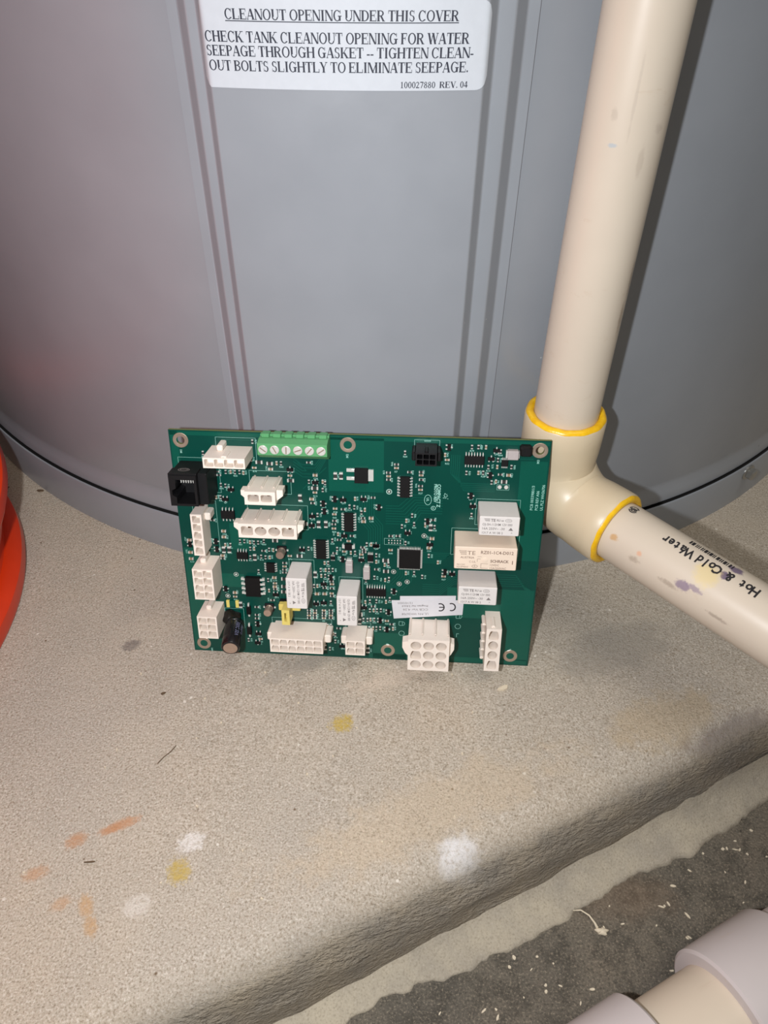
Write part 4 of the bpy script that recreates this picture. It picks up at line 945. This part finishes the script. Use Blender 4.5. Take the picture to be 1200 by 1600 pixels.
ALL = [(x, y, 'R') for x, y in smd(SMD_V) + smd(SMD_H)] + [(x, y, 'C') for x, y in smd(SMD_C) + smd(SMD_G)] + [(x, y, 'Q') for x, y, _ in smd(SMD_S)]
for i, (x, y, L) in enumerate(ALL):
    t = '%s%d' % (L, 3 + (i * 37) % 96)
    if i % 3 == 0: K += place(text2d(t, 1.25, bold=.01), x + random.choice([-1.6, 1.5]), y - .9, math.pi / 2)
    elif i % 3 == 1: K += place(text2d(t, 1.2, bold=.01), x - .9, y - 2.3)
    else: K += place(text2d(t, 1.25, bold=.01), x + 1.0, y + .8, -math.pi / 2)
for i, (x, y) in enumerate(HOLES): K += place(text2d('M%d' % (i + 1), 1.5, bold=.01), x + .2 - (i == 3) * -4.2, y - 6.2 + (i > 2) * 8.6 - (i == 3) * 7, math.pi / 2)
m = MB(); m.flat(K, lambda x, y: (x, y, .07)); stuff(m.build('silkscreen', 'silk', board))

# --- the hundreds of tiny soldered pieces, too small to pick apart singly
E_, Bd, Br = MB(), MB(), MB()
def two(x, y, L, Wd, hh, vert, body):
    if vert:
        E_.box(x - Wd / 2, x + Wd / 2, y + L * .26, y + L / 2, .03, hh, .08); E_.box(x - Wd / 2, x + Wd / 2, y - L / 2, y - L * .26, .03, hh, .08)
        body.box(x - Wd * .46, x + Wd * .46, y - L * .27, y + L * .27, .08, hh * .92)
    else:
        E_.box(x + L * .26, x + L / 2, y - Wd / 2, y + Wd / 2, .03, hh, .08); E_.box(x - L / 2, x - L * .26, y - Wd / 2, y + Wd / 2, .03, hh, .08)
        body.box(x - L * .27, x + L * .27, y - Wd * .46, y + Wd * .46, .08, hh * .92)
for i, (x, y) in enumerate(smd(SMD_V)): two(x, y, 1.9, .95, .55, True, Bd if i % 3 else Br)
for i, (x, y) in enumerate(smd(SMD_H)): two(x, y, 2.1, .95, .55, False, Bd if i % 3 else Br)
for x, y in smd(SMD_C): two(x, y, 2.2, 1.25, .9, False, Br)
# those large enough to pick apart are parts of their own, sharing a mesh per kind
def repeat(name, m, mats, spots):
    first = None
    for x, y in spots:
        if first is None: first = o = m.build(name, mats, board)
        else: o = first.copy(); COL.objects.link(o)
        o.location = (x * S, y * S, 0)
def two_m(L, Wd, hh, vert):
    m = MB()
    for sg in (-1, 1):
        a, c_ = sorted((sg * L * .26, sg * L / 2))
        if vert: m.box(-Wd / 2, Wd / 2, a, c_, .03, hh, .08)
        else: m.box(a, c_, -Wd / 2, Wd / 2, .03, hh, .08)
    m.cur = 1
    if vert: m.box(-Wd * .46, Wd * .46, -L * .27, L * .27, .08, hh * .92)
    else: m.box(-L * .27, L * .27, -Wd * .46, Wd * .46, .08, hh * .92)
    return m
repeat('chip_resistor', two_m(2.8, 1.6, .7, False), ['tin', 'resistor'], smd(SMD_D)); repeat('chip_resistor', two_m(3.2, 1.6, .7, False), ['tin', 'resistor'], smd(SMD_B))
repeat('chip_resistor', two_m(3.3, 1.7, .8, True), ['tin', 'resistor'], smd(SMD_G))
for kind in (0, 1, 2):
    m = MB(); m.cur = 1
    if kind == 2: m.box(-.75, .75, -1.5, 1.5, .15, 1.1, .1)
    else: m.box(-1.5, 1.5, -.75, .75, .15, 1.1, .1)
    m.cur = 0
    if kind == 2:
        for dx, dy in ((-1.1, .9), (-1.1, -.9), (1.1, 0)): m.box(dx - .4, dx + .4, dy - .25, dy + .25, .03, .5)
    else:
        sg = 1 if kind == 0 else -1
        for dx, dy in ((-.9, -1.1), (.9, -1.1), (0, 1.1)): m.box(dx - .25, dx + .25, dy * sg - .4, dy * sg + .4, .03, .5)
    repeat('small_transistor', m, ['tin', 'chip'], [(x, y) for x, y, k_ in smd(SMD_S) if k_ == kind])
for x, y in smd(SMD_T): E_.lathe([(.55, .03), (.5, .3), (.3, .5)], 12, (x, y, 0)); E_.flat(ring2d(x, y, 1.2, 1.2, .22), lambda a, b: (a, b, .06))
for i in range(5):
    for j in range(2): E_.lathe([(.36, .03), (.3, .16)], 10, (99.6 + i * 1.35, 66.8 + j * 1.35, 0))
for x in (149.1, 152.0): E_.lathe([(.95, .03), (.8, .25)], 16, (x, 97.2, 0))
stuff(E_.build('solder_terminals', 'tin', board)); stuff(Bd.build('chip_resistors', 'resistor', board)); stuff(Br.build('chip_capacitors', 'ceramic', board))

# ------------------------------------------------------------------ scattered debris
def flake(name, x, y, z, L, Wd, rot, th=.5, mat='chip_pale', curl=.3):
    m = MB(); n = 7; pts = [(L / 2 * math.cos(2 * math.pi * k / n) * random.uniform(.7, 1.1), Wd / 2 * math.sin(2 * math.pi * k / n) * random.uniform(.7, 1.1)) for k in range(n)]
    m.loft([[(a, b, 0) for a, b in pts], [(a * .95, b * .95, th + curl * abs(a) / L) for a, b in pts]])
    o = m.build(name, mat); o.location = (x * S, y * S, z * S); o.rotation_euler = (0, 0, rot); return o
for i in range(85):
    a = random.uniform(-60, 180); w = random.uniform(33, 88); p = E0 + ED * a + EN * w
    if w > 60 and a > 110: w = random.uniform(33, 50); p = E0 + ED * a + EN * w
    o = flake('paint_flake', p.x, p.y, FZ, random.uniform(.9, 2.2) * random.choice([1, 1, 1.9]), random.uniform(.6, 1.5), random.uniform(0, 3.1), .35)
    tag(o, 'tiny pale flake lying on the dark floor', 'flake', 'pale flakes scattered on the dark floor')
FK = 353 / 378
m = MB(); m.tube([(x * FK, y * FK, FZ + z) for x, y, z in ((91.4, 142.9, 1.2), (95, 143.0, 1.4), (98.5, 140.8, 1.2), (100.6, 137.6, .9), (101.4, 135.4, .8))], [.25, .35, .4, .5, .7], 8)
rg_ = []
for i in range(6):
    t = i / 5; rg_.append([(103.4 * FK + (2.8 * math.cos(a) + .7 * math.sin(4 * a)) * math.sqrt(max(.02, 1 - t * t)), 134.3 * FK + 1.6 * math.sin(a) * (1 + .2 * math.cos(5 * a)) * math.sqrt(max(.02, 1 - t * t)), FZ + 1.5 * t) for a in [2 * math.pi * k / 18 for k in range(18)]])
m.loft(rg_); tag(m.build('glue_drip', 'chip_pale', smooth=True), 'dried cream drip with a thin curved tail on the dark floor', 'drip')
tag(flake('paint_flake', 59.3, 219.9, pad_z(59.3, 219.9), 7.0, 2.8, .45, 1.1), 'curled white flake on the pad in front of the upright connector', 'flake')
tag(flake('leaf_scrap', -219.9, 369.5, pad_z(-219.9, 369.5), 6, 2.2, -.1, .5, 'twig'), 'brown leaf scrap on the pad beside the tank skirt', 'leaf')
tag(flake('twig_scrap', -243, 371, pad_z(-243, 371), 5, 1.2, .8, .6, 'twig'), 'dark bent twig scrap between the bucket and the tank', 'twig')
tag(flake('dirt_crumb', -107, 217, pad_z(-107, 217), 2.6, 1.4, .5, .6, 'twig'), 'small dark crumb on the pad before the left of the board', 'crumb')
tag(flake('twig_scrap', -118.6, 135.3, pad_z(-118.6, 135.3), 5, .8, .1, .5, 'twig'), 'thin brown twig among the orange smears on the pad', 'twig')
m = MB(); z0_ = pad_z(-97, 184) + .25
m.tube([(-101, 179.5, z0_), (-98.8, 182.6, z0_ + .3), (-96.4, 185.2, z0_ + .3), (-94.6, 188.6, z0_)], .22, 6)
tag(m.build('dry_stalk', 'twig'), 'thin dark dry stalk lying on open concrete', 'stalk')
for i in range(26):
    x, y = random.uniform(-150, 60), random.uniform(120, 232)
    if (Vector((x, y)) - E0).dot(EN) > -6: continue
    o = flake('grit_grain', x, y, pad_z(x, y) - .05, random.uniform(.8, 1.7), random.uniform(.6, 1.1), random.uniform(0, 3), .4)
    tag(o, 'tiny pale grain of grit on the pale concrete pad', 'grit', 'pale grit on the concrete pad')
